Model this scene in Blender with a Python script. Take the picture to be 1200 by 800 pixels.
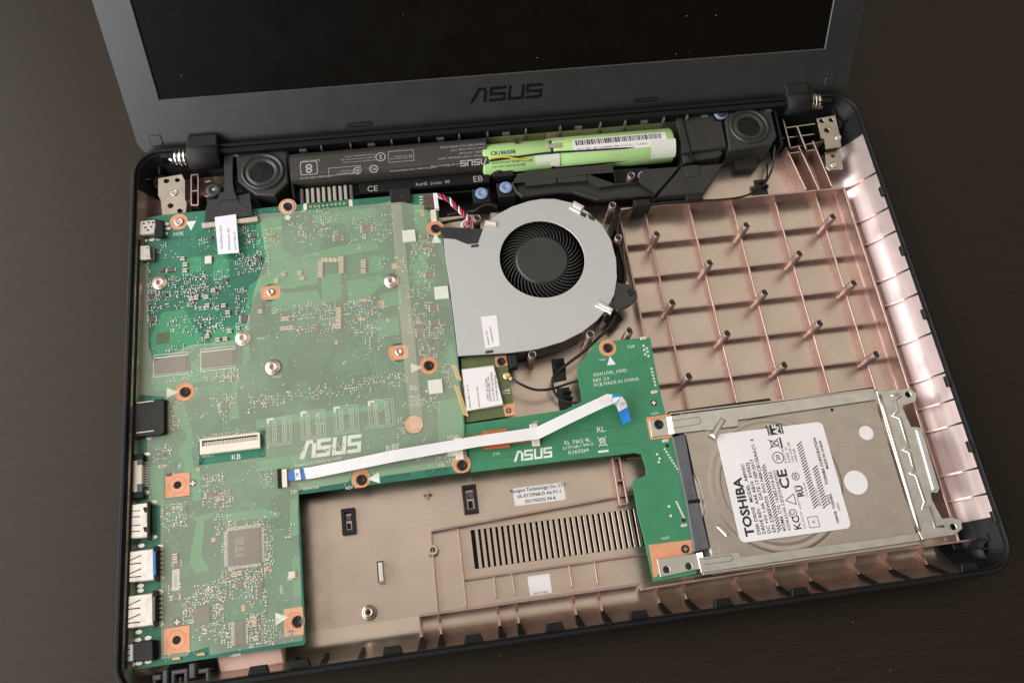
import bpy, bmesh, math, random
import numpy as np
from mathutils import Vector, Matrix
from mathutils.geometry import tessellate_polygon
random.seed(7)
for o in list(bpy.data.objects): bpy.data.objects.remove(o)
sc = bpy.context.scene
col = sc.collection

# ------------------------------------------------------------------ camera
# laptop frame in mm: x along the width, y from front to back, z = 0 at the rim of the case
R = np.array([[0.989526619472913, -0.1351519880378384, 0.05070512285685481],
              [-0.108289231290519, -0.9272885097268472, -0.3583426601942211],
              [0.09544900073346614, 0.34909878237825825, -0.9322121691980854]])
CAM = np.array([139.82661564059947, 0.9977080327500119, 347.5105448025231])
FPX = 935.668
W, H = 381.4, 254.67
TABLE_Z = -23.0
OFF = np.array([190.0, 127.0, TABLE_Z])
def wm(p):                       # mm in the laptop frame -> metres in the world, table at 0
    return Vector(((p[0]-OFF[0])/1000, (p[1]-OFF[1])/1000, (p[2]-OFF[2])/1000))
cd = bpy.data.cameras.new('camera'); cam = bpy.data.objects.new('camera', cd); col.objects.link(cam)
cd.sensor_width = 36; cd.lens = FPX/1200*36; cd.clip_start = 0.01; cd.clip_end = 60
m = Matrix(((R[0][0], -R[1][0], -R[2][0]), (R[0][1], -R[1][1], -R[2][1]), (R[0][2], -R[1][2], -R[2][2]))).to_4x4()
m.translation = wm(CAM); cam.matrix_world = m
sc.camera = cam

# ------------------------------------------------------------------ light
wd = bpy.data.worlds.new('World'); sc.world = wd; wd.use_nodes = True
bg = wd.node_tree.nodes['Background']; bg.inputs[0].default_value = (1.0, 0.94, 0.86, 1); bg.inputs[1].default_value = 0.11
def area(name, loc, target, sx, sy, power, color):
    l = bpy.data.lights.new(name, 'AREA'); l.shape = 'RECTANGLE'; l.size = sx; l.size_y = sy; l.energy = power; l.color = color
    o = bpy.data.objects.new(name, l); col.objects.link(o); o.location = loc
    o.rotation_euler = (Vector(target)-Vector(loc)).to_track_quat('-Z', 'Y').to_euler(); return o
area('window_light', (-1.5, -0.6, 0.85), (0.0, -0.6, 0.0), 4.2, 1.45, 92, (0.95, 0.97, 1.0))
area('ceiling_light', (0.45, 1.45, 2.3), (0.45, 1.45, 0), 3.8, 3.3, 27, (1.0, 0.91, 0.80))
sc.view_settings.view_transform = 'Standard'; sc.view_settings.look = 'None'
sc.view_settings.exposure = 0.22; sc.view_settings.gamma = 1.0
sc.render.engine = 'CYCLES'
sc.cycles.max_bounces = 8; sc.cycles.transparent_max_bounces = 12

# ------------------------------------------------------------------ helpers
def U(px, py, z=0.0):            # the point at height z that the photograph shows at (px, py) of 1200 x 800
    d = R.T @ np.array([(px-600)/FPX, (py-400)/FPX, 1.0]); k = (z-CAM[2])/d[2]
    return CAM + k*d
def UP(pts, z): return [tuple(U(x, y, z)[:2]) for x, y in pts]
def pr(P):
    q = R @ (np.array(P, float)-CAM); return q[:2]/q[2]*FPX+np.array([600, 400])
def scale(px, py, z):            # photo pixels per mm along x and y
    p = U(px, py, z); a = pr(p)
    return np.linalg.norm(pr(p+[1, 0, 0])-a), np.linalg.norm(pr(p+[0, 1, 0])-a)
ORG = {}
def link(name, me, parent=None, at=(0, 0, 0)):
    o = bpy.data.objects.new(name, me); col.objects.link(o)
    at = np.array(at, float); ORG[o.name] = at
    if parent is not None:
        o.parent = parent; o.location = Vector((at-ORG[parent.name])/1000)
    else: o.location = wm(at)
    return o
def thing(name, label, cat, at, group=None):
    o = bpy.data.objects.new(name, None); col.objects.link(o); o.empty_display_size = 0.01
    ORG[o.name] = np.array(at, float); o.location = wm(at)
    o['label'] = label; o['category'] = cat
    if group: o['group'] = group
    return o
class MB:                        # collects shapes (mm) and links them as one mesh object
    def __init__(s): s.v = []; s.f = []; s.sm = []; s.mi = []; s.cur = 0
    def add(s, vs, fs, smooth=False):
        b = len(s.v); s.v += [tuple(map(float, p)) for p in vs]
        for f in fs: s.f.append([b+i for i in f]); s.sm.append(smooth); s.mi.append(s.cur)
        return s
    def prism(s, poly, z0, z1, holes=(), bev=0.0, bottom=True, tilt=None):
        poly = ccw(poly); holes = [ccw(h)[::-1] for h in holes]
        loops = [poly]+list(holes)
        zf = tilt if tilt else (lambda x, y: 0.0)
        def ring(l, z): return [(x, y, z+zf(x, y)) for x, y in l]
        tops = [inset(l, bev) for l in loops] if bev > 0 else loops
        vv = []; idx = []
        for l in tops: idx.append(len(vv)); vv += ring(l, z1)
        if bev == 0:
            tri = tessellate_polygon([[Vector((x, y, 0)) for x, y in l] for l in tops])
        else: tri = tessellate_polygon([[Vector((x, y, 0)) for x, y in l] for l in tops])
        flat = [p for l in tops for p in l]
        fs = []
        for t in tri:
            a, b, c = (flat[i] for i in t)
            ar = (b[0]-a[0])*(c[1]-a[1])-(b[1]-a[1])*(c[0]-a[0])
            if abs(ar) < 1e-12: continue
            fs.append(list(t) if ar > 0 else list(t)[::-1])
        s.add(vv, fs)
        for l, tl in zip(loops, tops):
            n = len(l)
            if bev > 0:
                vs = ring(tl, z1)+ring(l, z1-bev)
                s.add(vs, [[i, n+i, n+(i+1) % n, (i+1) % n] for i in range(n)])
                up = z1-bev
            else: up = z1
            vs = ring(l, up)+ring(l, z0)
            s.add(vs, [[i, n+i, n+(i+1) % n, (i+1) % n] for i in range(n)])
        if bottom:
            flat = [p for l in loops for p in l]
            tri = tessellate_polygon([[Vector((x, y, 0)) for x, y in l] for l in loops])
            fs = []
            for t in tri:
                a, b, c = (flat[i] for i in t)
                ar = (b[0]-a[0])*(c[1]-a[1])-(b[1]-a[1])*(c[0]-a[0])
                if abs(ar) < 1e-12: continue
                fs.append(list(t)[::-1] if ar > 0 else list(t))
            s.add([(x, y, z0+zf(x, y)) for x, y in flat], fs)
        return s
    def box(s, x0, y0, x1, y1, z0, z1, bev=0.0):
        return s.prism([(x0, y0), (x1, y0), (x1, y1), (x0, y1)], z0, z1, bev=bev)
    def rbox(s, cx, cy, w, d, z0, z1, ang=0, bev=0.0):
        c, n = math.cos(ang), math.sin(ang)
        return s.prism([(cx+c*x-n*y, cy+n*x+c*y) for x, y in ((-w/2, -d/2), (w/2, -d/2), (w/2, d/2), (-w/2, d/2))], z0, z1, bev=bev)
    def wall(s, p, q, t, z0, z1, bev=0.0):
        p = np.array(p[:2], float); q = np.array(q[:2], float); d = q-p; L = np.linalg.norm(d)
        return s.rbox(*((p+q)/2), L, t, z0, z1, math.atan2(d[1], d[0]), bev)
    def lathe(s, cx, cy, prof, n=24, smooth=True, close=False):
        vs = []; fs = []
        for r, z in prof:
            for k in range(n):
                a = 2*math.pi*k/n; vs.append((cx+r*math.cos(a), cy+r*math.sin(a), z))
        for j in range(len(prof)-1):
            for k in range(n):
                fs.append([j*n+k, j*n+(k+1) % n, (j+1)*n+(k+1) % n, (j+1)*n+k])
        s.add(vs, fs, smooth)
        return s
    def cyl(s, cx, cy, r, z0, z1, n=24, bev=0.0):
        return s.prism([(cx+r*math.cos(2*math.pi*k/n), cy+r*math.sin(2*math.pi*k/n)) for k in range(n)], z0, z1, bev=bev)
    def tube(s, pts, r, n=8, cap=True):
        pts = [np.array(p, float) for p in pts]; vs = []; fs = []
        up = np.array([0, 0, 1.0]); m = len(pts)
        for i, p in enumerate(pts):
            t = pts[min(i+1, m-1)]-pts[max(i-1, 0)]; t = t/(np.linalg.norm(t)+1e-9)
            a = np.cross(t, up)
            if np.linalg.norm(a) < 1e-3: a = np.cross(t, [1, 0, 0])
            a = a/np.linalg.norm(a); b = np.cross(a, t)
            rr = r[i] if isinstance(r, (list, tuple)) else r
            for k in range(n):
                q = 2*math.pi*k/n; vs.append(p+rr*(a*math.cos(q)+b*math.sin(q)))
        for i in range(m-1):
            for k in range(n): fs.append([i*n+k, i*n+(k+1) % n, (i+1)*n+(k+1) % n, (i+1)*n+k])
        if cap: fs.append(list(range(n))[::-1]); fs.append([(m-1)*n+k for k in range(n)])
        return s.add(vs, fs, True)
    def ribbon(s, a, b, th=0.12):   # strip between two 3D edge lines
        n = len(a); a = [np.array(p, float) for p in a]; b = [np.array(p, float) for p in b]; dz = np.array([0, 0, th])
        vs = [p+dz for p in a]+[p+dz for p in b]+[p for p in a]+[p for p in b]; fs = []
        for i in range(n-1):
            fs += [[i, n+i, n+i+1, i+1], [2*n+i, 2*n+i+1, 3*n+i+1, 3*n+i], [i, i+1, 2*n+i+1, 2*n+i], [n+i, 3*n+i, 3*n+i+1, n+i+1]]
        fs += [[0, 2*n, 3*n, n], [n-1, 2*n-1, 4*n-1, 3*n-1]]
        return s.add(vs, fs, False)
    def xform(s, fn): s.v = [tuple(fn(p)) for p in s.v]; return s
    def mesh(s, name, mat, at=(0, 0, 0), recalc=True):
        me = bpy.data.meshes.new(name)
        a = np.array(at, float)
        me.from_pydata([tuple((np.array(p)-a)/1000) for p in s.v], [], s.f)
        me.polygons.foreach_set('use_smooth', s.sm)
        for mm in (mat if isinstance(mat, (list, tuple)) else [mat]): me.materials.append(mm)
        me.polygons.foreach_set('material_index', s.mi)
        if recalc:
            bm = bmesh.new(); bm.from_mesh(me); bmesh.ops.remove_doubles(bm, verts=bm.verts, dist=2e-7)
            bmesh.ops.recalc_face_normals(bm, faces=bm.faces); bm.to_mesh(me); bm.free()
        me.update(); return me
    def build(s, name, mat, parent=None, at=None, recalc=True):
        if at is None:
            v = np.array(s.v); at = ((v[:, 0].min()+v[:, 0].max())/2, (v[:, 1].min()+v[:, 1].max())/2, v[:, 2].min())
        return link(name, s.mesh(name, mat, at, recalc), parent, at)
def ccw(l):
    l = [(float(p[0]), float(p[1])) for p in l]
    a = sum(l[i][0]*l[(i+1) % len(l)][1]-l[(i+1) % len(l)][0]*l[i][1] for i in range(len(l)))
    return l if a > 0 else l[::-1]
def inset(l, d):
    n = len(l); out = []
    for i in range(n):
        p0, p1, p2 = (np.array(l[(i+k) % n]) for k in (-1, 0, 1))
        a = p1-p0; b = p2-p1; a = a/(np.linalg.norm(a)+1e-9); b = b/(np.linalg.norm(b)+1e-9)
        na = np.array([-a[1], a[0]]); nb = np.array([-b[1], b[0]]); m_ = na+nb; L = np.dot(m_, na)
        if L < 0.3: L = 0.3
        out.append(tuple(p1+m_*d/L))
    return out
def rrect(x0, y0, x1, y1, r, n=6):
    out = []
    for cx, cy, a0 in ((x1-r, y0+r, -90), (x1-r, y1-r, 0), (x0+r, y1-r, 90), (x0+r, y0+r, 180)):
        for k in range(n+1):
            a = math.radians(a0+90*k/n); out.append((cx+r*math.cos(a), cy+r*math.sin(a)))
    return out
def circ(cx, cy, r, n=24): return [(cx+r*math.cos(2*math.pi*k/n), cy+r*math.sin(2*math.pi*k/n)) for k in range(n)]
def smooth_path(pts, sub=6):     # Catmull-Rom
    pts = [np.array(p, float) for p in pts]; P = [2*pts[0]-pts[1]]+pts+[2*pts[-1]-pts[-2]]; out = []
    for i in range(1, len(P)-2):
        for k in range(sub):
            t = k/sub
            out.append(0.5*((2*P[i])+(-P[i-1]+P[i+1])*t+(2*P[i-1]-5*P[i]+4*P[i+1]-P[i+2])*t*t+(-P[i-1]+3*P[i]-3*P[i+1]+P[i+2])*t**3))
    out.append(pts[-1]); return out
def rect_px(cx, cy, w, h, z):    # axis-aligned rectangle of the board plane, given in photo pixels
    p = U(cx, cy, z); sx, sy = scale(cx, cy, z)
    return p[0]-w/sx/2, p[1]-h/sy/2, p[0]+w/sx/2, p[1]+h/sy/2
def pbox(cx, cy, w, h, z0, z1, name, mat, parent, bev=0.0):
    x0, y0, x1, y1 = rect_px(cx, cy, w, h, z1)
    return MB().box(x0, y0, x1, y1, z0, z1, bev).build(name, mat, parent)

# ------------------------------------------------------------------ materials
def mat(name, color, rough=0.5, metal=0.0, var=0.08, vscale=60, bump=0.0, bscale=800, spec=0.5, rvar=0.08, stretch=None, coat=0.0):
    M_ = bpy.data.materials.new(name); M_.use_nodes = True; nt = M_.node_tree; N = nt.nodes; L = nt.links
    b = N['Principled BSDF']; b.inputs['Metallic'].default_value = metal; b.inputs['Roughness'].default_value = rough
    b.inputs['Specular IOR Level'].default_value = spec; b.inputs['Coat Weight'].default_value = coat
    tc = N.new('ShaderNodeTexCoord'); vec = tc.outputs['Object']
    if stretch:
        mp = N.new('ShaderNodeMapping'); mp.inputs['Scale'].default_value = stretch[:3]
        if len(stretch) > 3: mp.inputs['Rotation'].default_value = (0, 0, stretch[3])
        L.new(vec, mp.inputs[0]); vec = mp.outputs[0]
    n = N.new('ShaderNodeTexNoise'); n.inputs['Scale'].default_value = vscale; n.inputs['Detail'].default_value = 5; L.new(vec, n.inputs['Vector'])
    mx = N.new('ShaderNodeMix'); mx.data_type = 'RGBA'
    mx.inputs[6].default_value = (*[c*(1-var) for c in color], 1); mx.inputs[7].default_value = (*[min(1, c*(1+var)) for c in color], 1)
    mr = N.new('ShaderNodeMapRange'); mr.inputs[1].default_value = 0.3; mr.inputs[2].default_value = 0.7
    L.new(n.outputs[0], mr.inputs[0]); L.new(mr.outputs[0], mx.inputs[0]); L.new(mx.outputs[2], b.inputs['Base Color'])
    if rvar:
        n3 = N.new('ShaderNodeTexNoise'); n3.inputs['Scale'].default_value = vscale*2.7; n3.inputs['Detail'].default_value = 3; L.new(vec, n3.inputs['Vector'])
        r2 = N.new('ShaderNodeMapRange'); r2.inputs[1].default_value = 0.3; r2.inputs[2].default_value = 0.7
        r2.inputs[3].default_value = max(0.02, rough-rvar); r2.inputs[4].default_value = min(1, rough+rvar)
        L.new(n3.outputs[0], r2.inputs[0]); L.new(r2.outputs[0], b.inputs['Roughness'])
    if bump:
        n2 = N.new('ShaderNodeTexNoise'); n2.inputs['Scale'].default_value = bscale; n2.inputs['Detail'].default_value = 2; L.new(vec, n2.inputs['Vector'])
        bp = N.new('ShaderNodeBump'); bp.inputs['Strength'].default_value = bump; bp.inputs['Distance'].default_value = 0.0002
        L.new(n2.outputs[0], bp.inputs['Height']); L.new(bp.outputs[0], b.inputs['Normal'])
    return M_
M = {}
M['wood'] = mat('dark wood', (0.0098, 0.0066, 0.0040), 0.47, 0, 0.35, 60, 0.22, 90, 0.36, 0.04, (0.5, 22, 1, 0.13))
M['wood'].node_tree.nodes['Principled BSDF'].inputs['Specular Tint'].default_value = (1.0, 0.84, 0.68, 1)
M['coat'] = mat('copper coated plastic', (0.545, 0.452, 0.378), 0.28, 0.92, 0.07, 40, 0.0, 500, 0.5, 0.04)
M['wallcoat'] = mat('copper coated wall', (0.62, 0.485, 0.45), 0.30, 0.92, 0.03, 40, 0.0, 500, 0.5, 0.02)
M['enc'] = mat('charcoal enclosure plastic', (0.026, 0.024, 0.020), 0.5, 0, 0.12, 90, 0.3, 2500, 0.45)
M['rib'] = mat('copper coated rib', (0.50, 0.345, 0.305), 0.36, 0.9, 0.12, 120, 0.0, 900)  # same coating as the floor; copper interreflection put into a pinker, darker colour
M['black'] = mat('black plastic', (0.005, 0.005, 0.005), 0.5, 0, 0.2, 80, 0.25, 1800, 0.25)
M['blackm'] = mat('matte black plastic', (0.010, 0.0095, 0.0085), 0.55, 0, 0.15, 90, 0.3, 2500, 0.35)
M['bezel'] = mat('bezel plastic', (0.0175, 0.0175, 0.0172), 0.36, 0, 0.10, 50, 0.16, 3200, 1.0, 0.03)
M['screen'] = mat('matte screen', (0.004, 0.0028, 0.0018), 0.38, 0, 0.1, 30, 0.2, 3000, 0.10)
M['gloss'] = mat('glossy black', (0.004, 0.004, 0.004), 0.15, 0, 0.0, 60)
M['tape'] = mat('black cloth tape', (0.018, 0.017, 0.016), 0.7, 0, 0.25, 200, 0.5, 1500)
M['rubber'] = mat('blue rubber', (0.20, 0.27, 0.46), 0.6, 0, 0.12, 150)
M['steel'] = mat('stamped steel', (0.60, 0.58, 0.53), 0.36, 1.0, 0.08, 90, 0.03, 700)
M['hinge'] = mat('hinge steel', (0.44, 0.385, 0.31), 0.38, 1.0, 0.1, 120, 0.15, 900)
M['chrome'] = mat('bright metal', (0.80, 0.77, 0.72), 0.18, 1.0, 0.05, 200)
M['port'] = mat('connector shell', (0.72, 0.66, 0.58), 0.36, 0.85, 0.06, 150, 0.08, 900)
M['portg'] = mat('grey connector shell', (0.55, 0.52, 0.46), 0.36, 0.9, 0.1, 150, 0.1, 900)
M['hdd'] = mat('drive cover aluminium', (0.47, 0.415, 0.36), 0.33, 0.95, 0.06, 120, 0.0, 1200, 0.5, 0.03)
M['fanplate'] = mat('galvanised plate', (0.51, 0.505, 0.49), 0.45, 0.55, 0.02, 60, 0.02, 300, 0.5, 0.10, (1, 14, 1, 0.5))
M['fanblk'] = mat('fan plastic', (0.024, 0.023, 0.021), 0.38, 0, 0.15, 120, 0.1, 1500)
M['label'] = mat('white label', (0.74, 0.69, 0.67), 0.55, 0, 0.03, 40)
M['tag'] = mat('cool white tag', (0.74, 0.72, 0.76), 0.55, 0, 0.03, 40)
M['ink'] = mat('black ink', (0.02, 0.02, 0.02), 0.6, 0, 0.2, 400)
M['silk'] = mat('white silkscreen', (0.66, 0.70, 0.62), 0.6, 0, 0.1, 500)
M['greyink'] = mat('grey print', (0.20, 0.19, 0.18), 0.6, 0, 0.15, 500)
M['cu'] = mat('exposed copper pad', (0.68, 0.31, 0.165), 0.45, 0.25, 0.1, 200)
M['gold'] = mat('gold plating', (0.80, 0.58, 0.28), 0.3, 0.9, 0.1, 200)
M['solder'] = mat('solder', (0.80, 0.78, 0.70), 0.3, 0.8, 0.15, 800)
M['chip'] = mat('chip package', (0.11, 0.085, 0.08), 0.5, 0, 0.1, 300, 0.15, 3000)
M['soldw'] = mat('tinned pads', (0.86, 0.85, 0.78), 0.4, 0.15, 0.08, 800)
M['nut'] = mat('brass tinned nut', (0.66, 0.54, 0.44), 0.34, 0.85, 0.12, 400)
M['captan'] = mat('ceramic capacitor', (0.40, 0.24, 0.15), 0.45, 0, 0.2, 500)
M['capbrn'] = mat('dark component', (0.10, 0.055, 0.045), 0.45, 0, 0.3, 500)
M['cream'] = mat('cream plastic', (0.72, 0.64, 0.52), 0.5, 0, 0.06, 200)
M['bluep'] = mat('blue plastic', (0.035, 0.14, 0.42), 0.45, 0, 0.08, 200)
M['bluet'] = mat('blue stiffener', (0.02, 0.22, 0.62), 0.4, 0, 0.08, 100)
M['whitecab'] = mat('white ribbon', (0.78, 0.74, 0.72), 0.42, 0, 0.03, 100)
M['kapton'] = mat('orange polyimide', (0.45, 0.14, 0.04), 0.28, 0.1, 0.15, 150)
M['green'] = mat('green cell wrap', (0.40, 0.60, 0.23), 0.33, 0, 0.08, 60, 0.25, 150)
M['clearfoam'] = mat('grey insulating disc', (0.62, 0.60, 0.56), 0.5, 0, 0.12, 250)
M['batt'] = mat('battery label film', (0.040, 0.034, 0.029), 0.42, 0, 0.1, 60, 0.1, 1500)
M['cable'] = mat('black cable', (0.012, 0.012, 0.012), 0.4, 0, 0.1, 200)
M['red'] = mat('red wire', (0.42, 0.015, 0.05), 0.4, 0, 0.1, 200)
M['white'] = mat('white wire', (0.75, 0.73, 0.70), 0.4, 0, 0.05, 200)
M['yellow'] = mat('yellow wire', (0.75, 0.50, 0.03), 0.4, 0, 0.05, 200)
M['foam'] = mat('beige foam pad', (0.62, 0.62, 0.52), 0.8, 0, 0.05, 600, 0.2, 2000)
M['greyp'] = mat('grey plastic', (0.09, 0.09, 0.095), 0.4, 0, 0.2, 200)
M['screw'] = mat('black screw', (0.025, 0.022, 0.020), 0.33, 0.5, 0.2, 300)
M['pink'] = mat('pink coated pad', (0.75, 0.50, 0.42), 0.42, 0.6, 0.06, 100)

def pcb(name, dark, light, trace, fine=1.0):
    M_ = mat(name, dark, 0.42, 0, 0.0, 60, 0.06, 1500); nt = M_.node_tree; N = nt.nodes; L = nt.links; b = N['Principled BSDF']
    tc = N.new('ShaderNodeTexCoord')
    v = N.new('ShaderNodeTexVoronoi'); v.distance = 'CHEBYCHEV'; v.inputs['Scale'].default_value = 75; L.new(tc.outputs['Object'], v.inputs['Vector'])
    sep = N.new('ShaderNodeSeparateColor'); L.new(v.outputs['Color'], sep.inputs[0])
    st = N.new('ShaderNodeMapRange'); st.inputs[1].default_value = 0.50; st.inputs[2].default_value = 0.54; L.new(sep.outputs[0], st.inputs[0])
    mx = N.new('ShaderNodeMix'); mx.data_type = 'RGBA'; mx.inputs[6].default_value = (*dark, 1); mx.inputs[7].default_value = (*light, 1); L.new(st.outputs[0], mx.inputs[0])
    w = N.new('ShaderNodeTexWave'); w.bands_direction = 'DIAGONAL'; w.inputs['Scale'].default_value = 430*fine; w.inputs['Distortion'].default_value = 9; w.inputs['Detail'].default_value = 1; w.inputs['Detail Scale'].default_value = 0.25
    L.new(tc.outputs['Object'], w.inputs['Vector'])
    w2 = N.new('ShaderNodeMapRange'); w2.inputs[1].default_value = 0.80; w2.inputs[2].default_value = 0.95; w2.inputs[4].default_value = 0.55; L.new(w.outputs[1], w2.inputs[0])
    n = N.new('ShaderNodeTexNoise'); n.inputs['Scale'].default_value = 38; n.inputs['Detail'].default_value = 2; L.new(tc.outputs['Object'], n.inputs['Vector'])
    n2 = N.new('ShaderNodeMapRange'); n2.inputs[1].default_value = 0.46; n2.inputs[2].default_value = 0.56; L.new(n.outputs[0], n2.inputs[0])
    mu = N.new('ShaderNodeMath'); mu.operation = 'MULTIPLY'; L.new(w2.outputs[0], mu.inputs[0]); L.new(n2.outputs[0], mu.inputs[1])
    m2 = N.new('ShaderNodeMix'); m2.data_type = 'RGBA'; m2.inputs[7].default_value = (*trace, 1); L.new(mx.outputs[2], m2.inputs[6]); L.new(mu.outputs[0], m2.inputs[0])
    L.new(m2.outputs[2], b.inputs['Base Color']); return M_
M['mobo'] = pcb('motherboard solder mask', (0.016, 0.115, 0.070), (0.022, 0.155, 0.088), (0.034, 0.23, 0.125))
M['pour'] = mat('copper pour under mask', (0.046, 0.25, 0.118), 0.42, 0, 0.10, 300, 0.05, 1500)
M['tracem'] = mat('trace under mask', (0.040, 0.215, 0.105), 0.42, 0, 0.1, 300)
M['hddpcb'] = mat('drive board solder mask', (0.036, 0.20, 0.092), 0.40, 0, 0.08, 200, 0.08, 900)
M['wifipcb'] = mat('olive solder mask', (0.085, 0.11, 0.035), 0.42, 0, 0.1, 200, 0.06, 900)
def film():
    M_ = mat('matte insulating film', (0.76, 0.68, 0.50), 0.32, 0, 0.05, 30, 0.05, 300); nt = M_.node_tree; N = nt.nodes; L = nt.links
    b = N['Principled BSDF']; out = N['Material Output']
    t = N.new('ShaderNodeBsdfTransparent'); ms = N.new('ShaderNodeMixShader')
    tc = N.new('ShaderNodeTexCoord'); n = N.new('ShaderNodeTexNoise'); n.inputs['Scale'].default_value = 22; n.inputs['Detail'].default_value = 3; L.new(tc.outputs['Object'], n.inputs['Vector'])
    mr = N.new('ShaderNodeMapRange'); mr.inputs[1].default_value = 0.3; mr.inputs[2].default_value = 0.7; mr.inputs[3].default_value = 0.18; mr.inputs[4].default_value = 0.26; L.new(n.outputs[0], mr.inputs[0])
    L.new(mr.outputs[0], ms.inputs[0]); L.new(t.outputs[0], ms.inputs[1]); L.new(b.outputs[0], ms.inputs[2]); L.new(ms.outputs[0], out.inputs[0]); return M_
M['film'] = film()

# ------------------------------------------------------------------ lettering
def text_mesh(s, size, mat_, depth=0.03, align='LEFT', bold=0.0, sx=1.0, spacing=1.0):
    cu = bpy.data.curves.new('lettering', 'FONT'); cu.body = s; cu.size = size; cu.align_x = align; cu.align_y = 'CENTER'
    cu.extrude = depth/2; cu.offset = bold; cu.resolution_u = 2; cu.space_line = spacing
    o = bpy.data.objects.new('tmp', cu); col.objects.link(o)
    me = bpy.data.meshes.new_from_object(o); bpy.data.objects.remove(o); bpy.data.curves.remove(cu)
    me.materials.clear(); me.materials.append(mat_)
    for v in me.vertices: v.co = Vector((v.co.x*sx, v.co.y, v.co.z))/1000
    me.name = 'lettering'; return me
def text(s, size, at, parent, mat_, rot=0, name='lettering', **k):
    o = link(name, text_mesh(s, size, mat_, **k), parent, at); o.rotation_euler = (0, 0, math.radians(rot)); return o
def ptext(s, size, px, py, z, parent, mat_, rot=0, **k): return text(s, size, U(px, py, z), parent, mat_, rot, **k)
def logo(w, h):                  # four block letters in a slanted cut, lower left at 0,0; returns polygons
    P = []; t = h*0.20; lw = w/4.25; sk = 0.12*h
    def q(x0, y0, x1, y1): P.append([(x0+sk*y0/h, y0), (x1+sk*y0/h, y0), (x1+sk*y1/h, y1), (x0+sk*y1/h, y1)])
    P.append([(0, 0), (t*1.25, 0), (lw*0.80, h), (lw*0.55, h)]); P.append([(lw*0.55, h), (lw*0.55, h-t), (lw*0.98, h-t), (lw*0.98, h)])
    q(lw*0.80, 0, lw*0.80+t*1.1, h-t)
    def S(x):
        q(x, h-t, x+lw*0.95, h); q(x, h*0.42, x+t, h-t); q(x+t*0.0, h*0.40, x+lw*0.95, h*0.40+t); q(x+lw*0.95-t, t, x+lw*0.95, h*0.40); q(x, 0, x+lw*0.95, t)
    S(lw*1.12); x = lw*2.2; q(x, t, x+t, h); q(x, 0, x+lw*0.93, t); q(x+lw*0.93-t, t, x+lw*0.93, h); S(lw*3.22)
    return P
def logo_part(w, h, at, parent, mat_, rot=0, depth=0.03, name='logo'):
    b = MB(); c, s_ = math.cos(math.radians(rot)), math.sin(math.radians(rot))
    for i, p in enumerate(logo(w, h)): b.prism([(c*x-s_*y, s_*x+c*y) for x, y in p], 0, depth+0.0007*i)
    return link(name, b.mesh(name, mat_), parent, at)

# ------------------------------------------------------------------ table
tb = MB().box(-1500, -1200, 1700, 1900, TABLE_Z-30, TABLE_Z, 2.0).build('table', M['wood']); tb['kind'] = 'structure'

# ------------------------------------------------------------------ bottom case
FL = -19.0
case = thing('bottom_case', 'open black laptop bottom case with copper coloured inside lying on dark table', 'laptop case', (W/2, H/2, TABLE_Z))
RAD = 14.0
def rr(d, df=None): return rrect(d, d if df is None else df, W-d, H-d, max(RAD-d, 0.6), 8)
def sweep(profile, cm, name, part_of, sm=True):
    b = MB(); rings = [[(x, y, p[1]) for x, y in rr(p[0], p[2] if len(p) > 2 else None)] for p in profile]; n = len(rings[0])
    vs = [p for r in rings for p in r]; fs = []
    for j in range(len(rings)-1):
        for k in range(n): fs.append([j*n+k, j*n+(k+1) % n, (j+1)*n+(k+1) % n, (j+1)*n+k])
    b.add(vs, fs, sm); return b.build(name, cm, part_of, recalc=False)
sweep([(3.1, -1.6), (2.6, -1.4), (2.2, -0.3), (1.9, 0.0), (0.9, 0.0), (0.3, -0.4), (0.0, -1.2), (0.4, -8), (2.5, -16), (6, -20), (11, -21.4), (20, -21.8)], M['black'], 'outer_shell', case, False)
MB().prism(rr(19.9), -21.9, -21.6).build('bottom_skin', M['blackm'], case)
PROF = [(3.1, -1.6), (4.4, -4.2), (6.2, -7.6), (8.1, -10.9), (10.3, -13.7), (12.8, -16.1), (15.4, -17.8), (17.4, -18.6), (19.6, FL)]
PROFF = [(3.1, -1.6), (3.7, -4.2), (4.4, -7.6), (5.4, -10.9), (6.7, -13.7), (8.3, -15.8), (10.4, -17.3), (13.0, -18.4), (17.0, FL)]
def prof_f(d):
    for (d0, z0), (d1, z1) in zip(PROFF, PROFF[1:]):
        if d0 <= d <= d1: return z0+(z1-z0)*(d-d0)/(d1-d0)
    return FL
def prof_z(d):
    for (d0, z0), (d1, z1) in zip(PROF, PROF[1:]):
        if d0 <= d <= d1: return z0+(z1-z0)*(d-d0)/(d1-d0)
    return FL
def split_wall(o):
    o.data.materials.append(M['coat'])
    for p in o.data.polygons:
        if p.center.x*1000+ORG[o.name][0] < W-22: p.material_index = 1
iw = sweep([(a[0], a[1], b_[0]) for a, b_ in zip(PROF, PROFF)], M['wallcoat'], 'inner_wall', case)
split_wall(iw)
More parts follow.
